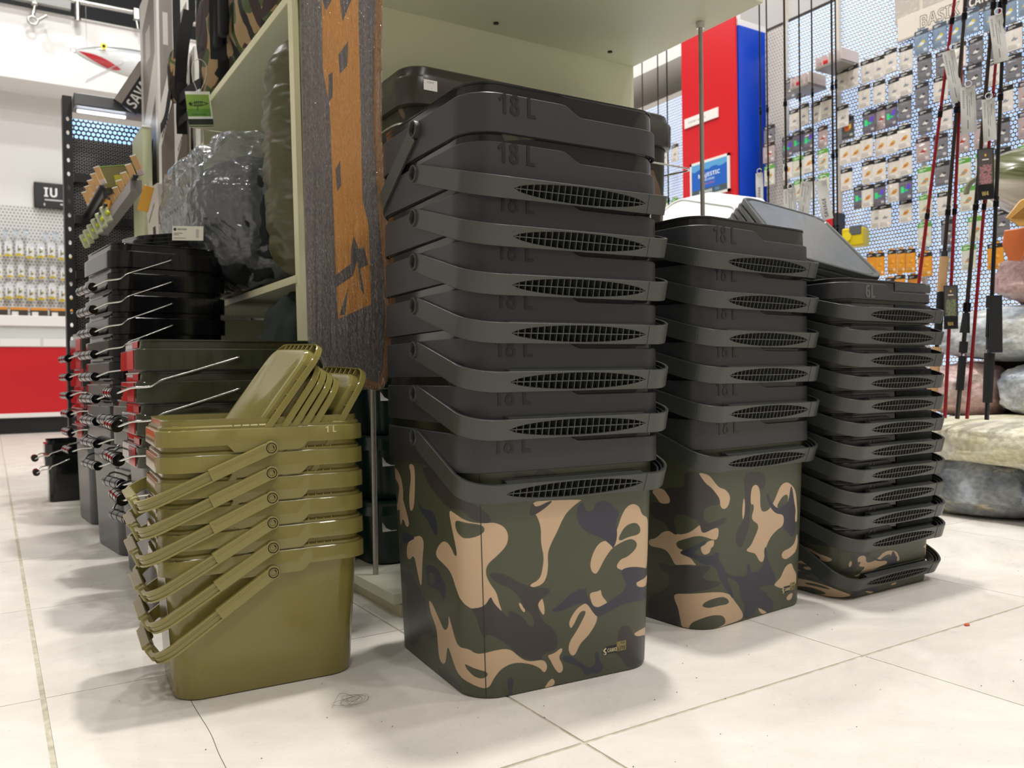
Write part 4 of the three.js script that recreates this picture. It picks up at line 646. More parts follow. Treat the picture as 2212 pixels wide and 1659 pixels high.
// ---------------------------------------------------------------- dark tubs and lidded buckets on the plinth
{
  const tubMat = M.darkGreen;
  const t0 = thing('dark_tub', '', 'tub', [0, -50, 0]);
  part('body', loft([[0, 0.128, 0.128, 0.04], [0.003, 0.134, 0.134, 0.04], [0.1, 0.149, 0.149, 0.042], [0.1005, 0.156, 0.156, 0.044], [0.122, 0.1565, 0.1565, 0.044]], { cap0: true }), tubMat, t0);
  part('lid', loft([[0.118, 0.1565, 0.1565, 0.044], [0.1235, 0.158, 0.158, 0.045], [0.126, 0.157, 0.157, 0.044], [0.1265, 0.15, 0.15, 0.04]], { cap1: true }), tubMat, t0);
  part('price_sticker', rbox(0.03, 0.02, 0.0008, 0.0003, -0.106, 0.072, 0.1465).rotateX(-0.04), M.paper, t0);
  const col = [[0.757, -1.632, 'left'], [1.245, -1.632, 'right']];
  col.forEach(([x, z, side], c) => { for (let k = 0; k < 4; k++) {
    const lab = `dark green tub on the plinth, ${['lowest', 'second lowest', 'third lowest', 'topmost'][k]} of the ${side} column`;
    const o = c === 0 && k === 0 ? t0 : copy(t0, [0, 0, 0], 0, lab, 'dark green tubs on the plinth'); o.userData.label = lab; o.userData.group = 'dark green tubs on the plinth'; o.position.set(x, 0.0425 + 0.127 * k, z); o.rotation.y = (k % 2 ? 1 : -1) * 0.006;
  } });
  const b = thing('lidded_bucket', 'lidded camouflage bucket with price sticker at the back, left of the pair', 'bucket', [0.8605, 0.551, -1.645], 0, 'lidded camouflage buckets on the plinth');
  part('body', loft([[0, 0.14, 0.14, 0.045, 0], [0.004, 0.146, 0.146, 0.046, 0.02], [0.415, 0.157, 0.157, 0.05, 1]], { cap0: true }), phys(0x8d8378, 0.4, { map: camoFree.map }), b);
  part('lid', loft([[0.398, 0.158, 0.158, 0.05], [0.4, 0.166, 0.166, 0.052], [0.405, 0.168, 0.168, 0.053], [0.452, 0.1685, 0.1685, 0.053], [0.456, 0.1665, 0.1665, 0.052], [0.457, 0.162, 0.162, 0.05], [0.4745, 0.159, 0.159, 0.048], [0.4785, 0.154, 0.154, 0.045], [0.479, 0.146, 0.146, 0.042]], { cap1: true }), M.brownLid, b);
  const num = canvasTex(128, 96, (g) => { g.fillStyle = '#efede8'; g.fillRect(0, 0, 128, 96); g.fillStyle = '#444'; g.font = '22px monospace'; g.fillText('32860', 30, 30); g.font = '16px monospace'; g.fillText('c', 70, 80); });
  part('price_sticker', rbox(0.03, 0.021, 0.0008, 0.0003, -0.113, 0.436, 0.1688), std(0xffffff, 0.5, { map: num }), b);
  part('wire_handle', tube([[-0.166, 0.36, 0], [-0.175, 0.355, 0.02], [-0.185, 0.352, 0.12], [-0.18, 0.348, 0.18], [-0.12, 0.345, 0.2], [0.12, 0.345, 0.2], [0.185, 0.348, 0.18], [0.19, 0.352, 0.12], [0.175, 0.355, 0.02], [0.166, 0.36, 0]], 0.0022, 90, 8, false, 0.4), M.wire, b);
  copy(b, [1.25, 0.551, -1.645], 0, 'lidded camouflage bucket at the back, right of the pair, beside the rod', 'lidded camouflage buckets on the plinth');
}
{ // white lids lying tilted on a white tub, behind the middle stack
  const tub = thing('white_tub', 'white plastic tub standing behind the middle stack under white lids', 'tub', [1.83, 0, -1.8]);
  part('body', loft([[0, 0.14, 0.14, 0.05], [0.004, 0.147, 0.147, 0.05], [0.72, 0.17, 0.17, 0.06], [0.72, 0.176, 0.176, 0.06], [0.745, 0.176, 0.176, 0.06]], { cap0: true, cap1: true }), M.whitePlastic, tub);
  const g = lidShape(0.16, 0.11, 0.05, false);
  for (let i = 0; i < 9; i++) { const t = thing('white_bucket_cover', i ? `white plastic lid, ${ORD[i]} from the left in the tilted row behind the middle stack` : 'leftmost white plastic lid of the tilted row behind the middle stack', 'lid', [0, 0, 0], 0, 'white lids behind the middle stack'); part('cover', g, phys(0xd8dad9, 0.3), t); poseLid(t, [1.742 + 0.0145 * i, 0.832 + 0.004 * i, -1.8], [0.3, 0.1, -0.95], [-0.75, 0.64, 0.1]); }
}
// ---------------------------------------------------------------- crumbs and fluff on the floor
{
  const pts = []; for (let i = 0; i < 22; i++) { const a = i * 1.9, r = 0.004 + 0.016 * rnd(); pts.push([Math.cos(a) * r * 1.5, 0.0012 + 0.006 * rnd() * (r < 0.012 ? 1 : 0.4), Math.sin(a) * r]); }
  const tuft = solo('hair_tuft', [tube(pts, 0.00016, 420, 4, false, 0.8), tube([[-0.03, 0.0006, 0.004], [-0.015, 0.012, -0.006], [0.004, 0.004, -0.008]], 0.0002, 30, 4)], std(0x6a5f4c, 0.8), 'small tangled tuft of hair on the tile before the olive stack', 'fluff'); tuft.position.set(0.379, 0.0006, -0.99);
  const crumb = (x, z, s, col, lab) => { const c = solo('crumb', lump(s, s * 0.5, s * 0.65, { e: 0.8, amp: 0.3, freq: 3, ns: x * 9, n: 2, flat: s * 0.4 }), std(col, 0.7), lab, 'crumb'); c.position.set(x, s * 0.4, z); c.rotation.y = x * 7; };
  crumb(1.3085, -0.7305, 0.0045, 0xd2674a, 'orange crumb on the tile in front of the shallow bucket stack');
  crumb(0.1615, -0.8395, 0.0035, 0x8f8672, 'pale seed like crumb on the tile at the lower left');
  crumb(0.622, -0.607, 0.0014, 0xd2543a, 'tiny red crumb at the bottom edge before the tile cross');
  const dots = []; for (let i = 0; i < 150; i++) { const x = rr(0.12, 1.9), z = rr(-1.5, -0.5); dots.push(lump(rr(0.0003, 0.0009), 0.0004, rr(0.0003, 0.0007), { amp: 0.3, n: 1, ns: i }).translate(x, 0.0005, z)); }
  const gr = part('grit', dots, std(0x4a4540, 0.9), scene); tag(gr, 'fine dark grit scattered over the pale tiles', 'grit'); gr.userData.kind = 'stuff';
}
// ---------------------------------------------------------------- tackle wall on the right
const PX = 3.0;
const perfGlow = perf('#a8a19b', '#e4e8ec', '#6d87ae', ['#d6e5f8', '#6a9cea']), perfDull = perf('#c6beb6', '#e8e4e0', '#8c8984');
const paintedGlowPanel = std(0xffffff, 0.4, { map: perfGlow.map, emissiveMap: perfGlow.em, emissive: 0xffffff, emissiveIntensity: 1.15 });  // hole glow painted in as emission, no lamp behind the sheet
const dullPanel = std(0xffffff, 0.4, { map: perfDull.map });
{
  // structure behind the fixture
  struct('wall_tackle', box(0.1, 1.9, 6.2, PX + 0.16, 0.95, -1.4), std(0xb9b3ad, 0.7));
  struct('trim_6', box(0.5, 1.2, 7.4, PX + 0.62, 2.75, -1.6), std(0xb4b2b0, 0.6));
  struct('trim_7', box(0.4, 0.9, 2.6, PX + 0.25, 2.5, -4.35), M.white);
  const panel = (n, z0, z1, y0, y1, mat, label) => {
    const t = thing(n, label, 'panel', [PX, 0, 0]);
    const g = uvScale(new THREE.PlaneGeometry(z1 - z0, y1 - y0), z1 - z0, y1 - y0, 0.084).rotateY(-Math.PI / 2).translate(0, (y0 + y1) / 2, (z0 + z1) / 2);
    part('perforated_sheet', g, mat, t); part('backing', box(0.02, y1 - y0, z1 - z0, 0.013, (y0 + y1) / 2, (z0 + z1) / 2), M.greyWhite, t);
    return t;
  };
  panel('pegboard', -2.57, -2.455, 0.1, 1.945, dullPanel, 'narrow dull perforated strip of the tackle wall beside the blue column');
  panel('pegboard_painted_glow', -2.445, -2.19, 0.1, 1.945, paintedGlowPanel, 'perforated panel with painted bluish glow left of the dark post in the tackle wall');
  const mid = panel('pegboard_painted_glow', -2.175, -1.825, 0.1, 2.2, paintedGlowPanel, 'perforated panel with painted bluish glow in the middle of the tackle wall');
  panel('pegboard_painted_glow', -1.81, -1.3, 0.1, 2.2, paintedGlowPanel, 'perforated panel with painted bluish glow at the right behind the fishing rods');
  panel('pegboard', -1.285, -0.6, 0.1, 2.2, dullPanel, 'dull perforated panel at the right end of the tackle wall');
  panel('pegboard_painted_glow', -3.6, -3.0, 0.1, 1.82, paintedGlowPanel, 'perforated panel with painted bluish glow behind the red column');
  for (const [z, l] of [[-2.45, 'by the narrow strip'], [-2.1825, 'left of the middle panel'], [-1.8175, 'right of the middle panel'], [-1.2925, 'at the far right']]) { const t = thing('wall_post', `slim upright post of the tackle wall ${l}`, 'post', [PX - 0.006, 0, z]); part('upright', rbox(0.02, 2.1, 0.014, 0.002, 0, 1.05, 0), std(0xcfc6b8, 0.5), t); part('foot', box(0.03, 0.01, 0.02, 0, 0.005, 0), M.charcoal, t); }
  // red and blue column
  const c = thing('display_column', 'square column with a red side panel and a blue front panel', 'column', [2.99, 0, -2.812]);
  part('core', box(0.19, 2.02, 0.33, 0.012, 1.01, 0), M.white, c);
  part('red_panel', rbox(0.012, 2.06, 0.346, 0.002, -0.104, 1.03, 0), M.redWall, c);
  part('blue_panel', rbox(0.2, 1.985, 0.012, 0.002, 0.008, 0.993, 0.172), M.blue, c);
  const sg = thing('notice_strip', 'narrow white lettered strip on the red column', 'sign', [2.876, 1.617, -2.852]);
  const st = canvasTex(512, 100, (g) => { g.fillStyle = '#efece8'; g.fillRect(0, 0, 512, 100); g.fillStyle = '#7d7a76'; g.font = '34px sans-serif'; g.fillText('novinka v ponuke', 60, 62, 390); });
  part('strip', rbox(0.22, 0.046, 0.004, 0.001).rotateY(-Math.PI / 2), std(0xffffff, 0.5, { map: st }), sg); part('fixing', box(0.003, 0.01, 0.01, 0.003, 0, 0), M.charcoal, sg);
  const ps = thing('framed_poster', 'blue printed poster in a white frame on the red column', 'poster', [2.874, 1.325, -2.8]);
  const pt = canvasTex(320, 256, (g, W, H) => { g.fillStyle = '#1d62c4'; g.fillRect(0, 0, W, H); g.fillStyle = '#5fa5d8'; g.beginPath(); g.moveTo(0, 0); g.lineTo(W, 0); g.lineTo(W, 44); for (let i = 10; i >= 0; i--) g.lineTo(i * 32, 50 + 10 * Math.sin(i * 1.7)); g.fill(); g.fillStyle = '#e8f0fb'; g.font = 'bold 44px sans-serif'; g.fillText('MAJESTIC', 60, 116, 220); g.font = '24px sans-serif'; g.fillText('ODBORNIK', 90, 148, 150); g.fillStyle = '#e86a5c'; g.fillText('NA RYBY', 120, 180, 100); g.fillStyle = '#4b5a60'; g.fillRect(0, 208, W, 48); g.fillStyle = '#e8eef2'; g.font = 'bold 30px sans-serif'; g.fillText('DORADE', 70, 242, 130); g.fillStyle = '#63a9e8'; g.fillText('EU', 214, 242, 60); });
  part('print', rbox(0.226, 0.15, 0.004, 0.001).rotateY(-Math.PI / 2).translate(-0.003, 0, 0), std(0xffffff, 0.3, { map: pt }), ps);
  part('frame', [box(0.008, 0.012, 0.25, 0, 0.081, 0), box(0.008, 0.012, 0.25, 0, -0.081, 0), box(0.008, 0.174, 0.012, 0, 0, 0.119), box(0.008, 0.174, 0.012, 0, 0, -0.119)], M.white, ps);
  // signs above the goods
  const hd = thing('header_sign', 'cream header board with black capital lettering above the tackle packs', 'sign', [PX - 0.02, 1.715, -1.73]);
  const ht = canvasTex(1024, 256, (g, W, H) => { g.fillStyle = '#dcd3c6'; g.fillRect(0, 0, W, H); g.strokeStyle = '#211f1e'; g.lineWidth = 7; g.font = 'bold 190px sans-serif'; g.textBaseline = 'middle'; g.strokeText('BASIX', 250, 140, 440); g.fillStyle = '#3a3634'; g.fillRect(730, 0, 294, H); g.fillStyle = '#e9e4dc'; g.font = 'bold 120px sans-serif'; g.fillText('CAN', 780, 140, 200); });
  part('board', rbox(0.36, 0.085, 0.006, 0.001).rotateY(-Math.PI / 2), std(0xffffff, 0.45, { map: ht }), hd); part('rail', box(0.012, 0.006, 0.36, -0.004, -0.046, 0), std(0xbdb4a6, 0.4), hd);
  const pb = thing('notice_poster', 'pale grey poster with handwritten style words above the header board', 'poster', [PX - 0.012, 1.86, -1.76]);
  const pbt = canvasTex(512, 512, (g) => { g.fillStyle = '#bdb5ad'; g.fillRect(0, 0, 512, 512); g.fillStyle = '#2e2b2a'; g.font = 'italic 60px serif'; g.fillText('écko, ktoré', 120, 300); g.font = 'italic 54px serif'; g.fillText('máme a známe', 180, 390); for (let i = 0; i < 200; i++) { g.fillStyle = 'rgba(230,225,220,0.25)'; g.fillRect(rnd() * 512, rnd() * 512, 20, 10); } });
  part('sheet', rbox(0.33, 0.235, 0.004, 0.001).rotateY(-Math.PI / 2), phys(0xffffff, 0.2, { map: pbt }), pb); part('clip', box(0.01, 0.02, 0.02, 0, 0.115, 0), M.chrome, pb);
}
// hanging packs
const packArt = {};
function art(kind) {
  if (packArt[kind]) return packArt[kind];
  const [bg, head, fig, fig2] = { lure: ['#e4ddd4', '#1d1c1c', '#c67a32', '#d9a63c'], white: ['#e2dbd2', '#2a2826', '#8a8f96', '#d9d2c8'], dark: ['#77757a', '#2b2a2a', '#e4e0da', '#3f3d42'], holo: ['#6a6470', '#201f22', '#2fbf66', '#4a4fd8'], fire: ['#4c4a4a', '#262422', '#e89a24', '#d9551f'], blue: ['#8397ad', '#4a545f', '#dfe5ea', '#d6c23a'], red: ['#b7a5a3', '#3a2d2e', '#b32632', '#e9e4df'], orange: ['#e79a22', '#2b2722', '#d8861a', '#eeb347'], green: ['#d8d6c6', '#5fa344', '#9c9a88', '#d98a3a'], yellowB: ['#e6e8ea', '#cfd4da', '#5d6468', '#cdbb2a'], blueB: ['#c9cfd4', '#8f9aa5', '#e9ecee', '#3f73b0'] }[kind];
  const t = canvasTex(128, 224, (g, W, H) => {
    g.fillStyle = bg; g.fillRect(0, 0, W, H); g.fillStyle = head; g.fillRect(0, 0, W, kind === 'orange' ? 40 : 44); g.fillStyle = 'rgba(255,255,255,0.75)'; g.fillRect(18, 14, 60, 9); g.fillRect(18, 28, 34, 5);
    g.fillStyle = fig; g.beginPath(); g.ellipse(70, 128, 30, 17, -0.5, 0, 7); g.fill(); g.fillStyle = fig2; g.beginPath(); g.ellipse(84, 112, 16, 12, 0.4, 0, 7); g.fill(); g.fillRect(30, 140, 44, 10);
    if (kind === 'holo') { g.fillStyle = '#39e08a'; g.fillRect(20, 90, 30, 60); g.fillStyle = '#6a35e0'; g.fillRect(84, 70, 26, 40); }
    if (kind === 'fire') { g.fillStyle = '#f2c230'; g.fillRect(30, 80, 70, 46); g.fillStyle = '#e8601f'; g.fillRect(34, 96, 40, 40); }
    if (kind === 'yellowB') { g.fillStyle = '#e3c91c'; g.fillRect(0, 190, W, 34); g.fillStyle = '#3a3d40'; g.fillRect(40, 70, 14, 90); }
    g.fillStyle = 'rgba(60,60,60,0.5)'; for (let i = 0; i < 4; i++) g.fillRect(14, 176 + i * 10, 60 + (i * 17) % 36, 4); g.fillStyle = 'rgba(255,255,255,0.6)'; g.fillRect(86, 180, 30, 24);
  });
  return packArt[kind] = std(0xffffff, 0.35, { map: t });
}
const packGeo = { card: rbox(1, 1, 0.05, 0.01, 0, 0, 0, 1), tab: rbox(0.5, 0.09, 0.03, 0.008, 0, 0.53, 0, 1) };
const clearBlister = phys(0xffffff, 0.08, { transmission: 1, thickness: 0, ior: 1.48 });
function pack(name, kind, label, category, group, pos, w, h, d, face, turn = 0) {
  const t = thing(name, label, category, pos, (face === 'x' ? -Math.PI / 2 : 0) + turn, group);
  const c = part('card', packGeo.card, art(kind), t); c.scale.set(w, h, d * 8);
  const b = part('blister', sheet((u, v) => { const e = Math.min(u, 1 - u, v, 1 - v), k = Math.min(1, e * 7); return [(u - 0.5) * w * 0.82, (v - 0.58) * h * 0.66, d * 0.22 + d * 0.9 * Math.sqrt(k)]; }, 10, 10), clearBlister, t);
  const k = part('hook', bar([0, h * 0.5, -0.085], [0, h * 0.505, d + 0.012], 0.0016, 5), M.wire, t);
  part('hang_tab', packGeo.tab, art(kind), t).scale.set(w, h, d * 8);
  return t;
}
const NTH = ['first', 'second', 'third', 'fourth', 'fifth', 'sixth', 'seventh', 'eighth', 'ninth'];
{
  const words = { lure: 'white card pack with orange lure', white: 'white pouch pack with dark header', dark: 'dark pack with pale label', holo: 'shiny holographic pack', fire: 'pack with fiery orange print', blue: 'blue pack with white label', red: 'red and white pack', orange: 'bright orange pack', green: 'pale pack with green header' };
  const row = (block, name, y, zs, kinds, w = 0.052, h = 0.088) => zs.forEach((z, i) => { const k = kinds[i % kinds.length]; pack('tackle_pack', k, `${words[k]}, ${NTH[i]} from left, ${name}, ${block}`, 'pack', `packs on the ${block}`, [PX - 0.045 - 0.02 * ((i * 7 + y * 31) % 3) / 3, y + (((i * 13 + y * 77) % 5) - 2) * 0.002, z], w, h, 0.012, 'x', (((i * 5 + y * 50) % 7) - 3) * 0.03); });
  const ser = (a, b, n) => Array.from({ length: n }, (_, i) => a + (b - a) * i / (n - 1));
  const m = 'middle panel';
  row(m, 'top row', 1.588, ser(-2.135, -1.86, 6), ['white']); row(m, 'second row', 1.487, [-2.035, -1.965, -1.91, -1.858], ['white']); row(m, 'lone hook beside third row', 1.44, [-2.125], ['white']);
  row(m, 'third row', 1.39, [-2.11, -2.01, -1.965, -1.92, -1.86], ['fire', 'holo', 'red', 'holo', 'dark']); row(m, 'fourth row', 1.285, ser(-2.125, -1.86, 6), ['lure']); row(m, 'fifth row', 1.185, [-2.12, -2.02, -1.965, -1.912, -1.86], ['lure']);
  row(m, 'sixth row', 1.095, [-2.06, -2.02, -1.965, -1.912, -1.86], ['holo', 'lure']); row(m, 'seventh row', 1.008, [-1.985, -1.945, -1.868], ['white', 'white', 'lure'], 0.05); row(m, 'upper orange row', 0.822, ser(-2.01, -1.84, 5), ['orange'], 0.036, 0.09); row(m, 'lower orange row', 0.722, ser(-1.93, -1.84, 3), ['orange'], 0.04, 0.09);
  const l = 'left panel';
  row(l, 'top row', 1.62, [-2.385, -2.34], ['dark']); row(l, 'second row', 1.495, ser(-2.37, -2.21, 4), ['white']); row(l, 'third row', 1.385, ser(-2.41, -2.23, 4), ['holo', 'holo', 'holo', 'red']); row(l, 'fourth row', 1.285, ser(-2.41, -2.23, 4), ['lure', 'green']); row(l, 'fifth row', 1.18, ser(-2.41, -2.23, 4), ['white', 'green']);
  row('narrow strip', 'upper end', 1.46, [-2.512], ['dark'], 0.06); row('narrow strip', 'middle', 1.385, [-2.512], ['red'], 0.06); row('narrow strip', 'lower end', 1.28, [-2.512], ['green'], 0.06);
  const r = 'right panel';
  row(r, 'blue top row', 1.625, ser(-1.79, -1.36, 8), ['blue']); row(r, 'second row', 1.525, ser(-1.78, -1.34, 8), ['dark', 'dark', 'white']); row(r, 'third row', 1.43, ser(-1.79, -1.34, 8), ['dark', 'white', 'dark']); row(r, 'fourth row', 1.325, ser(-1.78, -1.36, 7), ['dark', 'white', 'red']); row(r, 'fifth row', 1.22, ser(-1.79, -1.36, 7), ['red', 'dark', 'red']); row(r, 'sixth row', 1.115, ser(-1.785, -1.36, 7), ['green', 'dark', 'green']); row(r, 'seventh row', 1.01, ser(-1.785, -1.4, 6), ['green', 'white']); row(r, 'eighth row', 0.905, ser(-1.79, -1.42, 5), ['green', 'dark']); row(r, 'ninth row', 0.8, ser(-1.79, -1.45, 5), ['orange', 'blue', 'green']);
  row('panel behind the red column', 'top row', 1.52, ser(-3.35, -3.1, 4), ['white']); row('panel behind the red column', 'lower row', 1.25, ser(-3.35, -3.1, 4), ['green']);
  // deep boxed goods hung far out
  [[1.615, -2.27, 0.09, 'flat grey box of lures jutting from the left panel'], [1.66, -2.13, 0.12, 'larger box of lures jutting out at the top of the tackle wall']].forEach(([y, z, w, lab]) => { const t = thing('lure_box', lab, 'box', [PX - 0.09, y, z], -Math.PI / 2); part('tray', rbox(w, 0.012, 0.12, 0.002, 0, -0.028, 0), std(0x8c857f, 0.4), t); for (let i = 0; i < 5; i++) part('divider', rbox(0.004, 0.045, 0.11, 0.001, -w / 2 + w * i / 4, 0, 0), std(0xcbbdb6, 0.4), t); part('red_item', rbox(w * 0.3, 0.02, 0.06, 0.006, -w * 0.2, -0.01, 0.02), M.red, t); });
  const y = thing('reel_pack', 'bright yellow and grey boxed reel hanging in the tackle wall', 'box', [PX - 0.06, 0.94, -2.075], -Math.PI / 2 + 0.25);
  part('case', rbox(0.085, 0.075, 0.07, 0.008), std(0xd7bd12, 0.4), y); part('window', rbox(0.05, 0.04, 0.075, 0.006, 0.012, 0.025, 0), phys(0x5c6062, 0.15), y); part('spool', new THREE.CylinderGeometry(0.018, 0.018, 0.078, 16).rotateX(Math.PI / 2).translate(-0.02, 0.002, 0), std(0xe6d028, 0.4), y);
  const rb = thing('red_box', 'red and black carton low on the tackle wall left of the yellow reel', 'box', [PX - 0.06, 0.98, -2.18], -Math.PI / 2); part('carton', rbox(0.065, 0.14, 0.05, 0.002), M.red, rb); part('black_end', rbox(0.012, 0.141, 0.051, 0.002, 0.034, 0, 0), M.charcoal, rb);
}
// ---------------------------------------------------------------- artificial rocks
{
  const rockTex = (base, pal, s) => noiseTex(384, (u, v) => {
    const a = pn(u, v, 5, s), b = pn(u, v, 14, s + 3), c = pn(u, v, 46, s + 7), d = (rnd() - 0.5) * 20; let col = base.slice();
    pal.forEach(([p, f, z, th]) => { const k = Math.max(0, Math.min(1, (pn(u, v, f * 0.6, s + z) + 0.3 * b - th) * 2.2)) * 0.8; col = col.map((x, i) => x + (p[i] - x) * k); });
    const g = a * 20 + b * 18 + c * 26 + d; return col.map((x) => cl(x + g));
  });
  const bump = noiseTex(256, (u, v) => { const k = cl(128 + pn(u, v, 12, 2) * 80 + pn(u, v, 34, 5) * 70 + (rnd() - 0.5) * 40); return [k, k, k]; }, false);
  const mk = (base, pal, s) => std(0xffffff, 0.55, { map: rockTex(base, pal, s), bumpMap: bump, bumpScale: 0.006 });
  const grey = mk([150, 154, 156], [[[92, 98, 106], 8, 1, 0.08], [[190, 200, 210], 9, 2, 0.1], [[172, 158, 124], 7, 3, 0.22]], 1);
  const cream = mk([214, 210, 188], [[[196, 186, 140], 7, 1, 0.05], [[232, 230, 216], 9, 2, 0.15]], 2);
  const pink = mk([204, 172, 168], [[[172, 130, 126], 8, 1, 0.1], [[222, 208, 200], 8, 2, 0.05], [[120, 100, 100], 13, 3, 0.3]], 3);
  const blueW = mk([186, 192, 196], [[[134, 146, 160], 8, 1, 0.08], [[216, 210, 184], 7, 2, 0.08], [[232, 234, 232], 10, 3, 0.1]], 4);
  const R_ = [ // x, y, z, hx, hy, hz, material, label
    [2.45, 0.095, -1.27, 0.22, 0.1, 0.185, grey, 'blue grey floor level rock at the left of the artificial rock pile'],
    [2.43, 0.115, -0.93, 0.24, 0.125, 0.165, grey, 'rounded grey floor level rock at the right edge of the rock pile'],
    [2.46, 0.203, -1.1, 0.25, 0.074, 0.43, cream, 'long flat cream rock forming the ledge that carries the fishing rods'],
    [2.6, 0.345, -1.4, 0.2, 0.083, 0.12, pink, 'pinkish rock just above the ledge, partly behind the left rod'],
    [2.6, 0.345, -1.1, 0.2, 0.082, 0.19, blueW, 'pale blue and cream block above the ledge behind the right rods'],
    [2.62, 0.51, -1.15, 0.2, 0.082, 0.36, blueW, 'long pale grey slab in the middle of the rock pile'],
    [2.62, 0.665, -1.06, 0.18, 0.085, 0.25, pink, 'large pink rock on the grey slab behind the black rod'],
    [2.66, 0.79, -0.98, 0.14, 0.06, 0.2, grey, 'grey rock topmost of the artificial rock pile'],
  ];
  const rockUV = (g, k) => { const p = g.attributes.position, n = g.attributes.normal, u = g.attributes.uv; for (let i = 0; i < p.count; i += 3) { const ax = Math.abs(n.getX(i)) + Math.abs(n.getX(i + 1)), ay = Math.abs(n.getY(i)) + Math.abs(n.getY(i + 1)), az = Math.abs(n.getZ(i)) + Math.abs(n.getZ(i + 1)); for (let q = i; q < i + 3; q++) { const X = p.getX(q), Y = p.getY(q), Z = p.getZ(q); ax >= ay && ax >= az ? u.setXY(q, Z * 1.7 + k, Y * 1.7) : ay >= az ? u.setXY(q, Z * 1.7 + k, X * 1.7 + Y) : u.setXY(q, X * 1.7 + k, Y * 1.7); } } return g; };
  R_.forEach(([x, y, z, hx, hy, hz, m, l], i) => { const o = solo('rock', rockUV(lump(hx, hy, hz, { e: 0.62, amp: 0.1, freq: 1.8, amp2: 0.035, freq2: 6, ns: 3 + i * 5, n: 22, ridge: (q) => 0.012 * noise.noise(q.x * 17, q.y * 15, q.z * 17) }), i * 0.37), m, l, 'rock', 'artificial rocks'); o.position.set(x, y, z); });
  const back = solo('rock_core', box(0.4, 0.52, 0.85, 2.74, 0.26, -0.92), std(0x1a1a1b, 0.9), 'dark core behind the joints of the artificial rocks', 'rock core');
}
// ---------------------------------------------------------------- fish model above the rocks
{
  const t = thing('fish_model', 'large fish model with pale belly and orange fins above the rocks', 'fish model', [2.46, 0.935, -1.02]);
  const sk = noiseTex(256, (u, v) => { const b = v > 0.52 ? 1 : v > 0.44 ? (v - 0.44) / 0.08 : 0, n = pn(u, v, 40) * 30 + pn(u, v, 12) * 24; return [cl(206 - 96 * b + n * (0.3 + b)), cl(198 - 84 * b + n * (0.3 + b)), cl(182 - 104 * b + n * (0.3 + b))]; });
  const body = part('body', lump(0.1, 0.112, 0.32, { e: 0.95, amp: 0.05, freq: 2, ns: 2, n: 14 }).rotateX(0.3).translate(0, -0.055, 0), phys(0xffffff, 0.18, { map: sk, clearcoat: 0.6 }), t);
  part('mouth', new THREE.TorusGeometry(0.04, 0.008, 8, 24, 3.4).rotateY(Math.PI / 2).translate(-0.06, -0.02, -0.27), std(0x8a8a70, 0.3), t);
  const fin = (pts, th) => new THREE.ExtrudeGeometry(new THREE.Shape(pts.map((p) => new THREE.Vector2(...p))), { depth: th, bevelEnabled: true, bevelSize: 0.003, bevelThickness: 0.002, bevelSegments: 1 });
  const finM = phys(0xd8a860, 0.25), finO = phys(0xd87848, 0.25);
  const pf = part('pectoral_fin', fin([[0, 0], [0.04, 0.03], [0.1, 0.035], [0.13, 0.0], [0.12, -0.035], [0.07, -0.05], [0.02, -0.03]], 0.004), finM, t); pf.rotation.set(0, -Math.PI / 2 + 0.25, 0.25); pf.position.set(-0.13, -0.12, -0.16);
  const rays = []; for (let i = 0; i < 7; i++) rays.push(bar([0.01, -0.005, 0.006], [0.11 - Math.abs(i - 3) * 0.008, 0.03 - i * 0.012, 0.006], 0.0022, 5)); part('fin_ray', rays, std(0xb07f3c, 0.3), pf);
  const vf = part('ventral_fin', fin([[0, 0], [0.05, 0.0], [0.062, -0.04], [0.04, -0.085], [0.01, -0.08], [-0.006, -0.035]], 0.004), finO, t); vf.rotation.y = -Math.PI / 2; vf.position.set(-0.06, -0.145, -0.2);
  part('wall_arm', bar([0.06, 0, 0], [0.55, 0.02, -0.02], 0.014, 10), M.charcoal, t);
}
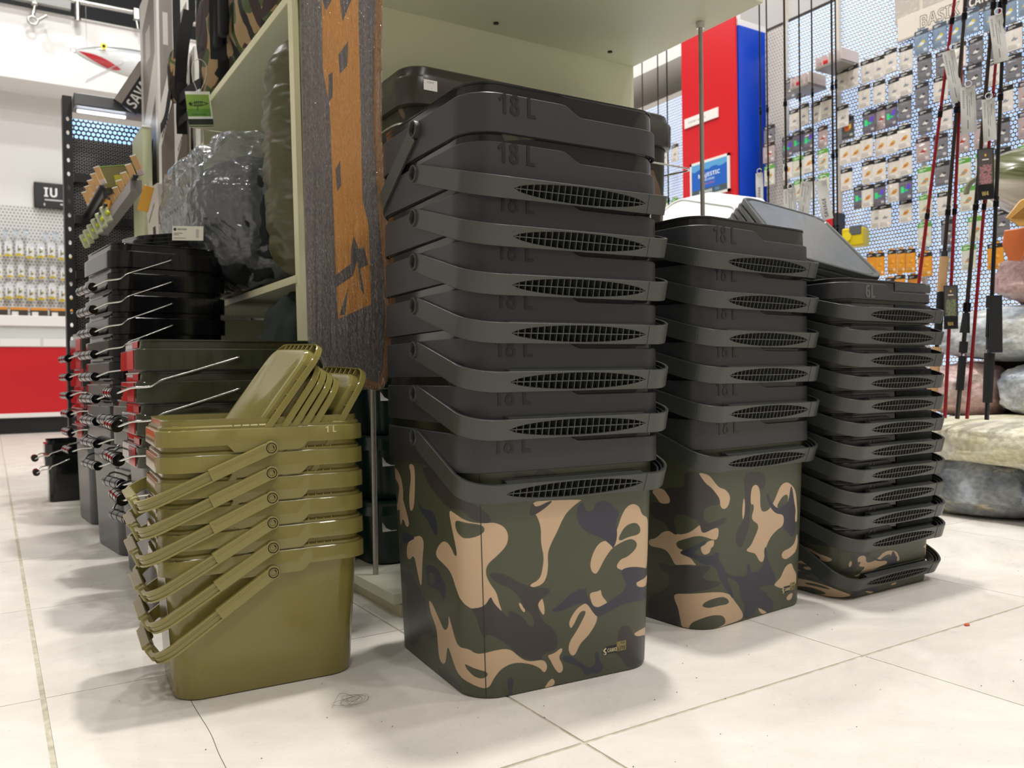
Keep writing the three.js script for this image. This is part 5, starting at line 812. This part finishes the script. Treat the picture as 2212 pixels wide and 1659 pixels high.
// ---------------------------------------------------------------- fishing rods
{
  const rodThing = (label, top, bot, y0, mat, r, parts) => {
    const t = thing('fishing_rod', label, 'fishing rod', [bot[0], y0, bot[2]]); const A = V3(...bot), B = V3(...top), D = B.clone().sub(A).normalize(); const at = (y) => { const k = (y - A.y) / D.y; return A.clone().addScaledVector(D, k).sub(V3(bot[0], y0, bot[2])).toArray(); };
    const yTop = 1.95; part('blank', bar(at(y0), at(yTop), r, 12, r * 0.62), mat, t);
    for (const y of [y0 + 0.55, y0 + 0.82, y0 + 1.06, y0 + 1.28]) { const g = part('guide', [bar(at(y), at(y + 0.016), r * 1.22, 10), new THREE.TorusGeometry(0.007, 0.0012, 6, 16).rotateY(1.1).translate(...at(y + 0.02).map((v, i) => v + [-0.008, 0, 0.006][i]))], M.guide, t); }
    for (const [n, a, b, R1, m, R2] of parts) part(n, bar(at(a), at(b), R1, 16, R2 ?? R1), m, t);
    return t;
  };
  const seat = M.eva;
  rodThing('red rod leaning leftmost before the tackle wall', [2.2, 1.396, -1.246], [2.2, 0.655, -1.354], 0.275, M.redBlank, 0.0052, []);
  rodThing('dark brown rod with pale cork grip beside the shallow bucket stack', [2.2, 1.385, -1.216], [2.2, 0.714, -1.281], 0.275, M.blank, 0.0058, [['fore_grip', 0.621, 0.715, 0.0115, M.cork], ['reel_seat', 0.49, 0.62, 0.0105, seat], ['rear_grip', 0.277, 0.47, 0.0125, M.cork], ['ferrule', 0.715, 0.73, 0.008, M.charcoal]]);
  rodThing('red rod close behind the dark brown rod', [2.21, 1.364, -1.226], [2.21, 0.641, -1.268], 0.275, M.redBlank, 0.0048, []);
  rodThing('brown black rod with slim black foam grip in front of the pink rock', [2.2, 1.356, -1.144], [2.2, 0.577, -1.22], 0.275, M.blank, 0.0058, [['fore_grip', 0.505, 0.558, 0.0125, seat, 0.0085], ['threaded_ring', 0.56, 0.585, 0.0095, M.guide], ['locking_nut', 0.452, 0.482, 0.0105, seat], ['ring', 0.444, 0.45, 0.0088, M.chrome], ['rear_grip', 0.352, 0.443, 0.0098, seat]]);
  rodThing('red rod standing behind the brown black rod', [2.212, 1.352, -1.133], [2.212, 0.527, -1.207], 0.275, M.redBlank, 0.0046, []);
  rodThing('black rod with wide black reel seat, rightmost before the rocks', [2.2, 1.346, -1.117], [2.2, 0.596, -1.155], 0.275, M.blankBlack, 0.0056, [['fore_grip', 0.566, 0.598, 0.0135, seat], ['reel_seat', 0.49, 0.565, 0.0115, phys(0x1b1c1f, 0.15)], ['ring', 0.45, 0.458, 0.0115, M.chrome], ['clear_nut', 0.458, 0.49, 0.0098, phys(0x3a3a3e, 0.1)], ['rear_grip', 0.32, 0.449, 0.0115, seat, 0.0128]]);
  const mids = [[-1.995, 0.0036], [-1.964, 0.0038], [-1.888, 0.0052], [-1.828, 0.0034], [-1.778, 0.0036], [-1.702, 0.0044], [-1.688, 0.0034], [-2.612, 0.0034], [-2.518, 0.0036], [-2.465, 0.0038]];
  const ml = ['first thin dark rod from the left in the row before the tackle wall', 'second thin dark rod from the left, in front of the blue column edge', 'thicker dark rod, third of the row before the tackle wall', 'fourth thin dark rod of the row before the tackle wall', 'fifth thin dark rod of the row before the tackle wall', 'sixth dark rod of the row, doubled by a thinner one', 'seventh, thinner dark rod right beside the sixth', 'leftmost thin rod seen left of the red column', 'middle thin rod seen left of the red column', 'right thin rod seen left of the red column'];
  mids.forEach(([z, r], i) => rodThing(ml[i], [2.3, 2.0, z], [2.3, 0.6, z], 0.03, i % 3 ? M.blank : M.blankBlack, r, [['handle', 0.05, 0.35, 0.012, seat]]));
  const rack = thing('rod_rack', 'low dark rack holding the row of thin rods', 'rack', [2.3, 0, -2.15]); part('base', rbox(0.2, 0.03, 1.1, 0.004, 0, 0.015, 0), M.charcoal, rack); part('rail', [box(0.02, 0.02, 1.1, 0.03, 0.4, 0), box(0.02, 0.4, 0.02, 0.03, 0.2, 0.54), box(0.02, 0.4, 0.02, 0.03, 0.2, -0.54)], M.charcoal, rack);
  // paper tags and hang cards on the rods
  const tagTex = canvasTex(96, 320, (g, W, H) => { g.fillStyle = '#dfdedb'; g.fillRect(0, 0, W, H); g.fillStyle = '#6b6b6b'; for (let i = 0; i < 26; i++) g.fillRect(14, 20 + i * 5, 12, 1 + (i * 7) % 3); g.fillRect(40, 60, 4, 140); g.fillRect(54, 90, 3, 120); g.fillRect(66, 40, 3, 90); g.fillRect(40, 230, 5, 60); });
  const brandTex = canvasTex(96, 320, (g, W, H) => { g.fillStyle = '#e6e5e2'; g.fillRect(0, 0, W, H); g.save(); g.translate(60, 300); g.rotate(-Math.PI / 2); g.fillStyle = '#35373a'; g.font = 'bold 42px sans-serif'; g.fillText('SAVAGE', 0, 0, 190); g.restore(); });
  const flag = (x, y, z, w, h, tilt, tex, lab) => { const t = thing('rod_tag', lab, 'tag', [x, y, z], -1.05); const n = 8; part('paper', [sheet((u, v) => [(u - 0.5) * w, (v - 0.5) * h, 0.004 * Math.sin(v * 4 + u * 2)], 4, n), sheet((u, v) => [(u - 0.5) * w, (v - 0.5) * h, 0.0006 + 0.004 * Math.sin(v * 4 + u * 2)], 4, n)], std(0xdcdcda, 0.6, { map: tex }), t).rotation.z = tilt; part('tie', new THREE.TorusGeometry(0.008, 0.001, 5, 14).translate(0, h / 2 + 0.006, 0), M.paper, t); };
  flag(2.188, 1.19, -1.245, 0.03, 0.145, 0.16, tagTex, 'white paper tag tied to the leftmost red rod'); flag(2.188, 1.09, -1.205, 0.036, 0.125, 0.02, tagTex, 'white price tag hanging between the brown and the dark rod'); flag(2.188, 1.25, -1.127, 0.032, 0.125, 0.1, tagTex, 'white price tag high on the black rod at the top right'); flag(2.188, 1.05, -1.152, 0.03, 0.11, 0.03, tagTex, 'white price tag above the pink hang card');
  flag(2.285, 1.05, -1.99, 0.024, 0.11, 0.02, brandTex, 'white lettered tag low on the first thin rod before the blue column'); flag(2.285, 0.96, -1.725, 0.034, 0.13, 0.16, brandTex, 'white lettered tag leaning beside the doubled rods'); flag(2.285, 0.98, -1.8, 0.036, 0.11, -0.1, tagTex, 'pale tag between the fourth and the fifth thin rod'); flag(2.285, 0.97, -1.86, 0.04, 0.11, 0.05, tagTex, 'pale tag right of the thicker dark rod');
  const cardTex = (bg, mid, txt) => canvasTex(128, 320, (g, W, H) => { g.fillStyle = '#55504e'; g.fillRect(0, 0, W, H); g.fillStyle = mid; for (let i = 0; i < 260; i++) g.fillRect(10 + rnd() * 96, 100 + rnd() * 120, 14, 5); g.fillStyle = '#e8b44a'; g.beginPath(); g.arc(64, 40, 9, 0, 7); g.fill(); g.fillStyle = '#e9e2d8'; g.fillRect(36, 64, 56, 8); g.fillStyle = '#0c0c0d'; g.fillRect(0, 226, W, 94); g.fillStyle = '#c9b06a'; g.font = 'bold 40px sans-serif'; g.fillText(txt, 30, 298, 74); });
  const hang = (x, y, z, w, h, m, lab) => { const t = thing('hang_card', lab, 'card', [x, y, z], -1.05); part('card', rbox(w, h, 0.002, 0.0008), m, t); part('rim', [box(w + 0.004, 0.002, 0.003, 0, h / 2, 0), box(w + 0.004, 0.002, 0.003, 0, -h / 2, 0), box(0.002, h, 0.003, w / 2 + 0.001, 0, 0), box(0.002, h, 0.003, -w / 2 - 0.001, 0, 0)], M.charcoal, t); };
  hang(2.186, 0.912, -1.161, 0.034, 0.13, std(0xffffff, 0.4, { map: cardTex('#555', '#b07c80', 'W4') }), 'hang card with pink pattern and black foot on the brown black rod');
  hang(2.186, 0.575, -1.256, 0.03, 0.115, std(0xffffff, 0.4, { map: cardTex('#333', '#7f8a66', 'W4') }), 'black hang card with green pattern below the cork grip');
  hang(2.186, 0.523, -1.139, 0.026, 0.145, std(0x1b1c1e, 0.4), 'plain black hang card beside the wide black reel seat');
}
// ---------------------------------------------------------------- black perforated stand and what hangs on it
{
  const z = -3.4, x0 = 0.236, t = thing('perforated_stand', 'black perforated metal display stand with holed edge post and light strip', 'display stand', [0, 0, z]);
  const post = new THREE.Shape(); post.moveTo(x0, 0); post.lineTo(x0 + 0.028, 0); post.lineTo(x0 + 0.028, 1.44); post.lineTo(x0, 1.44); post.closePath();
  for (let i = 0; i < 26; i++) { const h = new THREE.Path(); h.absellipse(x0 + 0.013, 0.12 + i * 0.0495, 0.0052, 0.0085, 0, Math.PI * 2, true); post.holes.push(h); }
  const blk = std(0x1e1f22, 0.45), p = part('edge_post', new THREE.ExtrudeGeometry(post, { depth: 0.006, bevelEnabled: false, curveSegments: 6 }).translate(0, 0, 0.02), blk, t);
  part('post_side', box(0.004, 1.44, 0.06, x0 - 0.001, 0.72, -0.005), blk, t);
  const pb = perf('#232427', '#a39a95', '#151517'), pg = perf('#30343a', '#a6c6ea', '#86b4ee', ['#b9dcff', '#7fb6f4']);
  const w = 0.85; const pl = (y0, y1, m, n) => part(n, uvScale(new THREE.PlaneGeometry(w, y1 - y0), w, y1 - y0, 0.096).translate(x0 + 0.03 + w / 2, (y0 + y1) / 2, 0), m, t);
  pl(0.05, 1.295, std(0xffffff, 0.5, { map: pb.map }), 'perforated_sheet');
  pl(1.295, 1.368, std(0xffffff, 0.4, { map: pg.map, emissiveMap: pg.em, emissive: 0xffffff, emissiveIntensity: 1.1 }), 'painted_glow_sheet');  // light seen through the upper holes is painted in as emission
  part('top_cover', rbox(w, 0.045, 0.1, 0.004, x0 + 0.03 + w / 2, 1.418, 0.03), std(0x6b6d70, 0.4, { metalness: 0.5 }), t);
  for (const y of [1.0, 1.15, 0.8]) part('cross_bar', box(w, 0.03, 0.012, x0 + 0.03 + w / 2, y, 0.012), blk, t);
  const led = part('led_tube', rbox(0.16, 0.0085, 0.014, 0.003, x0 + 0.122, 1.385, 0.045), std(0xffffff, 0.4, { emissive: 0xf2f7ff, emissiveIntensity: 5 }), t);
  const l = new THREE.RectAreaLight(0xeaf3ff, 5, 0.16, 0.014); l.position.set(x0 + 0.122, 1.376, z + 0.045); l.lookAt(x0 + 0.122, 0, z + 0.05); scene.add(l);
  // tilted lettered sign
  const sg = thing('tilted_sign', 'black box sign with white capital letters tilted above the stand', 'sign', [0.478, 1.492, -3.3]);
  const stx = canvasTex(512, 190, (g, W, H) => { g.fillStyle = '#131315'; g.fillRect(0, 0, W, H); g.fillStyle = '#9c938c'; g.fillRect(0, 0, W, 60); g.strokeStyle = '#cfcac6'; g.lineWidth = 9; g.font = 'bold 120px sans-serif'; g.fillStyle = '#e6e3e0'; g.textBaseline = 'middle'; g.fillText('SAVAGE', 24, 126, 460); });
  const b = part('plate', rbox(0.2, 0.085, 0.02, 0.002), [M.charcoal][0], sg), f = part('face', new THREE.PlaneGeometry(0.196, 0.081).translate(0, 0, 0.0108), std(0xffffff, 0.4, { map: stx }), sg); b.rotation.z = f.rotation.z = 60.5 * R;
  part('bright_edge', box(0.005, 0.085, 0.022, 0.1, 0, 0), M.steel, sg).rotation.z = 60.5 * R; sg.children[2].geometry.translate(0, 0, 0);
  part('arm', bar([0, -0.02, -0.01], [0.02, -0.06, -0.09], 0.006, 8), blk, sg);
  // rows of wooden lure cards on long hooks
  const tan = std(0xc9a06c, 0.7), proto = thing('lure_card', '', 'pack', [0, -50, 0]);
  part('board', rbox(0.017, 0.046, 0.008, 0.0015), tan, proto); part('printed_foot', rbox(0.0175, 0.016, 0.0085, 0.001, 0, -0.024, 0), std(0xcdb9b4, 0.5), proto); part('top_clip', box(0.018, 0.003, 0.009, 0, 0.0235, 0), M.wire, proto);
  let first = true; const put = (pos, lab, grp) => { const o = first ? proto : copy(proto, pos, 0, lab, grp); first = false; o.position.set(...pos); o.rotation.set(0.25, -0.3, 0.42); o.userData.label = lab; o.userData.group = grp; return o; };
  for (let i = 0; i < 9; i++) put([0.352, 1.012 - 0.002 * i, -2.5 - 0.1 * i], `small tan lure card, ${ORD[i] === 'topmost' ? 'nearest' : ORD[i] + ' nearest'} on the long lower hook`, 'tan lure cards on the lower hook');
  for (let i = 0; i < 5; i++) put([0.298, 1.058, -2.88 - 0.1 * i], `small tan lure card, ${ORD[i] === 'topmost' ? 'nearest' : ORD[i] + ' nearest'} on the short upper hook`, 'tan lure cards on the upper hook');
  const hk = thing('display_hook', 'long dark hook rail carrying the lower row of tan cards', 'hook', [0.345, 0.972, -2.93]); part('rail', rbox(0.014, 0.008, 0.92, 0.002), blk, hk); part('price_plate', rbox(0.03, 0.035, 0.8, 0.002, 0.006, -0.018, 0.02), std(0x8d8888, 0.4), hk);
  const hk2 = thing('display_hook', 'shorter dark hook rail carrying the upper row of tan cards', 'hook', [0.302, 1.018, -3.12]); part('rail', rbox(0.014, 0.008, 0.52, 0.002), blk, hk2); part('price_plate', rbox(0.012, 0.03, 0.46, 0.002, 0.012, -0.012, 0), blk, hk2);
  const hk3 = thing('display_hook', 'thin dark hook rail carrying the pale green bead packs', 'hook', [0.291, 0.925, -3.05]); part('rail', rbox(0.008, 0.006, 0.74, 0.002), blk, hk3); part('end_stop', new THREE.SphereGeometry(0.006, 8, 6).translate(0, 0, 0.37), blk, hk3);
  for (let i = 0; i < 6; i++) { const o = thing('bead_pack', `pale green bead pack, ${NTH[i]} from the front in the row above the black stack`, 'pack', [0.297 - 0.002 * i, 0.905, -2.72 - 0.11 * i], 0, 'pale green bead packs'); part('tube', rbox(0.022, 0.05, 0.014, 0.006), std(0xb7bd9c, 0.35), o).rotation.z = 0.4; part('yellow_bead', new THREE.SphereGeometry(0.007, 10, 8).translate(0.003, 0.004, 0.008), std(0xc6cf2e, 0.4), o); }
  const yb = thing('lure_display_box', 'olive and yellow printed box hung on the black stand', 'box', [0.375, 1.09, -3.05], -0.25); part('box', rbox(0.11, 0.07, 0.05, 0.003).rotateZ(0.16), std(0x6f6a3c, 0.45), yb); part('yellow_print', rbox(0.05, 0.034, 0.051, 0.002, 0.012, -0.012, 0.001).rotateZ(0.16), std(0xb0a52c, 0.45), yb); part('green_lid', rbox(0.112, 0.004, 0.052, 0.001, 0, 0.036, 0).rotateZ(0.16), std(0x6f8f3f, 0.45), yb);
  [[0.325, 0.975, -3.0, 'narrow orange card hanging under the short upper hook'], [0.415, 0.975, -2.78, 'orange card hanging beside the pale upright panel']].forEach(([x, y, zz, lab], i) => { const o = thing('orange_card', lab, 'card', [x, y, zz], -0.3); part('card', rbox(0.02 + 0.012 * i, 0.06 + 0.02 * i, 0.003, 0.001), std(0xd39a34, 0.5), o).rotation.z = -0.25; part('ring', new THREE.TorusGeometry(0.005, 0.001, 5, 12).translate(0.004, 0.036 + 0.01 * i, 0), M.wire, o); });
}
// ---------------------------------------------------------------- giant lure before the bulkhead
{
  const t = thing('giant_lure', 'giant silver fish lure with red throat and yellow eye hanging before the bulkhead', 'lure', [0.97, 2.545, -6.0]);
  const L = 0.47, skin = canvasTex(256, 256, (g, W, H) => {
    g.fillStyle = '#dcdedd'; g.fillRect(0, 0, W, H); g.fillStyle = '#4d5154'; g.fillRect(0, 0, W, 46); for (let i = 0; i < 24; i++) { g.fillStyle = `rgba(90,95,98,${0.6 - i * 0.025})`; g.fillRect(0, 46 + i * 2, W, 2); }
    g.fillStyle = '#c4303a'; g.beginPath(); g.moveTo(2, 118); g.quadraticCurveTo(40, 132, 70, 196); g.quadraticCurveTo(64, 226, 50, 232); g.quadraticCurveTo(10, 200, 2, 118); g.fill();
  });
  const prof = (u) => 0.118 * Math.pow(Math.sin(Math.PI * Math.min(0.99, 0.012 + u * 0.9)), 0.7) * (1 - 0.3 * u);
  part('body', sheet((u, v) => { const r = prof(u), s = v * 2 * Math.PI + Math.PI / 2; return [-L + 2 * L * u, r * Math.sin(s) - 0.012 - 0.05 * u, r * 0.6 * Math.cos(s)]; }, 48, 36), phys(0xffffff, 0.15, { map: skin, clearcoat: 0.7 }), t);
  { const g = t.children[0].geometry, u = g.attributes.uv; for (let i = 0; i < u.count; i++) { const v = u.getY(i); u.setY(i, 1 - (v < 0.5 ? v * 2 : (1 - v) * 2)); } }
  const eye = part('eye', new THREE.CylinderGeometry(0.02, 0.02, 0.01, 24).rotateX(Math.PI / 2).translate(-L + 0.155, 0.035, 0.05), std(0xe8e21c, 0.3), t); part('pupil', new THREE.CylinderGeometry(0.009, 0.009, 0.004, 16).rotateX(Math.PI / 2).translate(-L + 0.155, 0.035, 0.0565), M.black, eye);
  part('diving_lip', rbox(0.27, 0.007, 0.07, 0.003).rotateZ(0.62).translate(-L + 0.16, -0.125, 0.03), phys(0xf4f4f4, 0.1, { transmission: 0.85, thickness: 0 }), t);
  part('nose_ring', new THREE.TorusGeometry(0.017, 0.003, 6, 18).translate(-L - 0.016, -0.005, 0), M.steel, t);
  part('line', [bar([-L + 0.06, 0.03, 0], [-L + 0.06, 2.6, 0], 0.0012, 4), bar([L - 0.2, 0.03, 0], [L - 0.2, 2.6, 0], 0.0012, 4)], M.wire, t);
}
// ---------------------------------------------------------------- blister packs behind the counter
{
  const sgn = thing('brand_board', 'black board with bold white letters on the far left wall', 'sign', [0.53, 1.995, -8.06]);
  const tx = canvasTex(512, 256, (g, W, H) => { g.fillStyle = '#131417'; g.fillRect(0, 0, W, H); g.fillStyle = '#eceaea'; g.font = 'bold 130px sans-serif'; g.fillText('IU', 90, 140); g.fillStyle = '#c9c7c6'; g.fillRect(100, 164, 180, 14); g.fillRect(90, 206, 14, 26); g.fillRect(250, 200, 60, 16); });
  part('board', rbox(0.4, 0.22, 0.02, 0.012), std(0xffffff, 0.4, { map: tx }), sgn); part('bracket', box(0.1, 0.05, 0.03, 0, 0, -0.02), M.charcoal, sgn);
  const wh = 'white panel behind the counter';
  const rowL = (name, y, xs, kind, w, h) => xs.forEach((x, i) => pack('blister_pack', kind, `${kind === 'blueB' ? 'small blue grey' : 'white and yellow'} blister pack, ${NTH[i]} from left in the ${name} row behind the counter`, 'pack', 'blister packs behind the counter', [x, y + ((i * 7) % 3 - 1) * 0.008, -8.02], w, h, 0.015, 'z'));
  const xs = Array.from({ length: 8 }, (_, i) => 0.06 + 0.078 * i);
  rowL('top', 1.645, [0.12, 0.195, 0.265, 0.41, 0.485, 0.56], 'blueB', 0.042, 0.075); rowL('second', 1.52, xs, 'yellowB', 0.056, 0.125); rowL('third', 1.335, xs.map((x) => x + 0.01), 'yellowB', 0.046, 0.1); rowL('lowest', 1.17, xs, 'yellowB', 0.056, 0.13);
  const tray = thing('display_box', '', 'box', [0, -50, 0]); part('carton', rbox(0.12, 0.07, 0.14, 0.003, 0, 0.035, 0), std(0x3b352c, 0.5), tray); part('orange_band', rbox(0.124, 0.022, 0.142, 0.002, 0, 0.06, 0), std(0xd9902e, 0.5), tray); part('label', rbox(0.045, 0.032, 0.004, 0.001, -0.03, 0.02, 0.071), M.paper, tray);
  [[0.0, 'first'], [0.14, 'second'], [0.28, 'third'], [0.42, 'fourth'], [0.56, 'fifth']].forEach(([x, n], i) => { const o = i ? copy(tray, [0, 0, 0], 0, '', 'boxes on the counter') : tray; o.position.set(x + 0.06, 0.9455, -7.82); o.userData.label = `small dark box with orange band, ${n} from left on the counter top`; o.userData.group = 'boxes on the counter'; });
}
scene.traverse((o) => { if (o.isMesh) o.castShadow = o.receiveShadow = true; });
renderer.render(scene, camera);
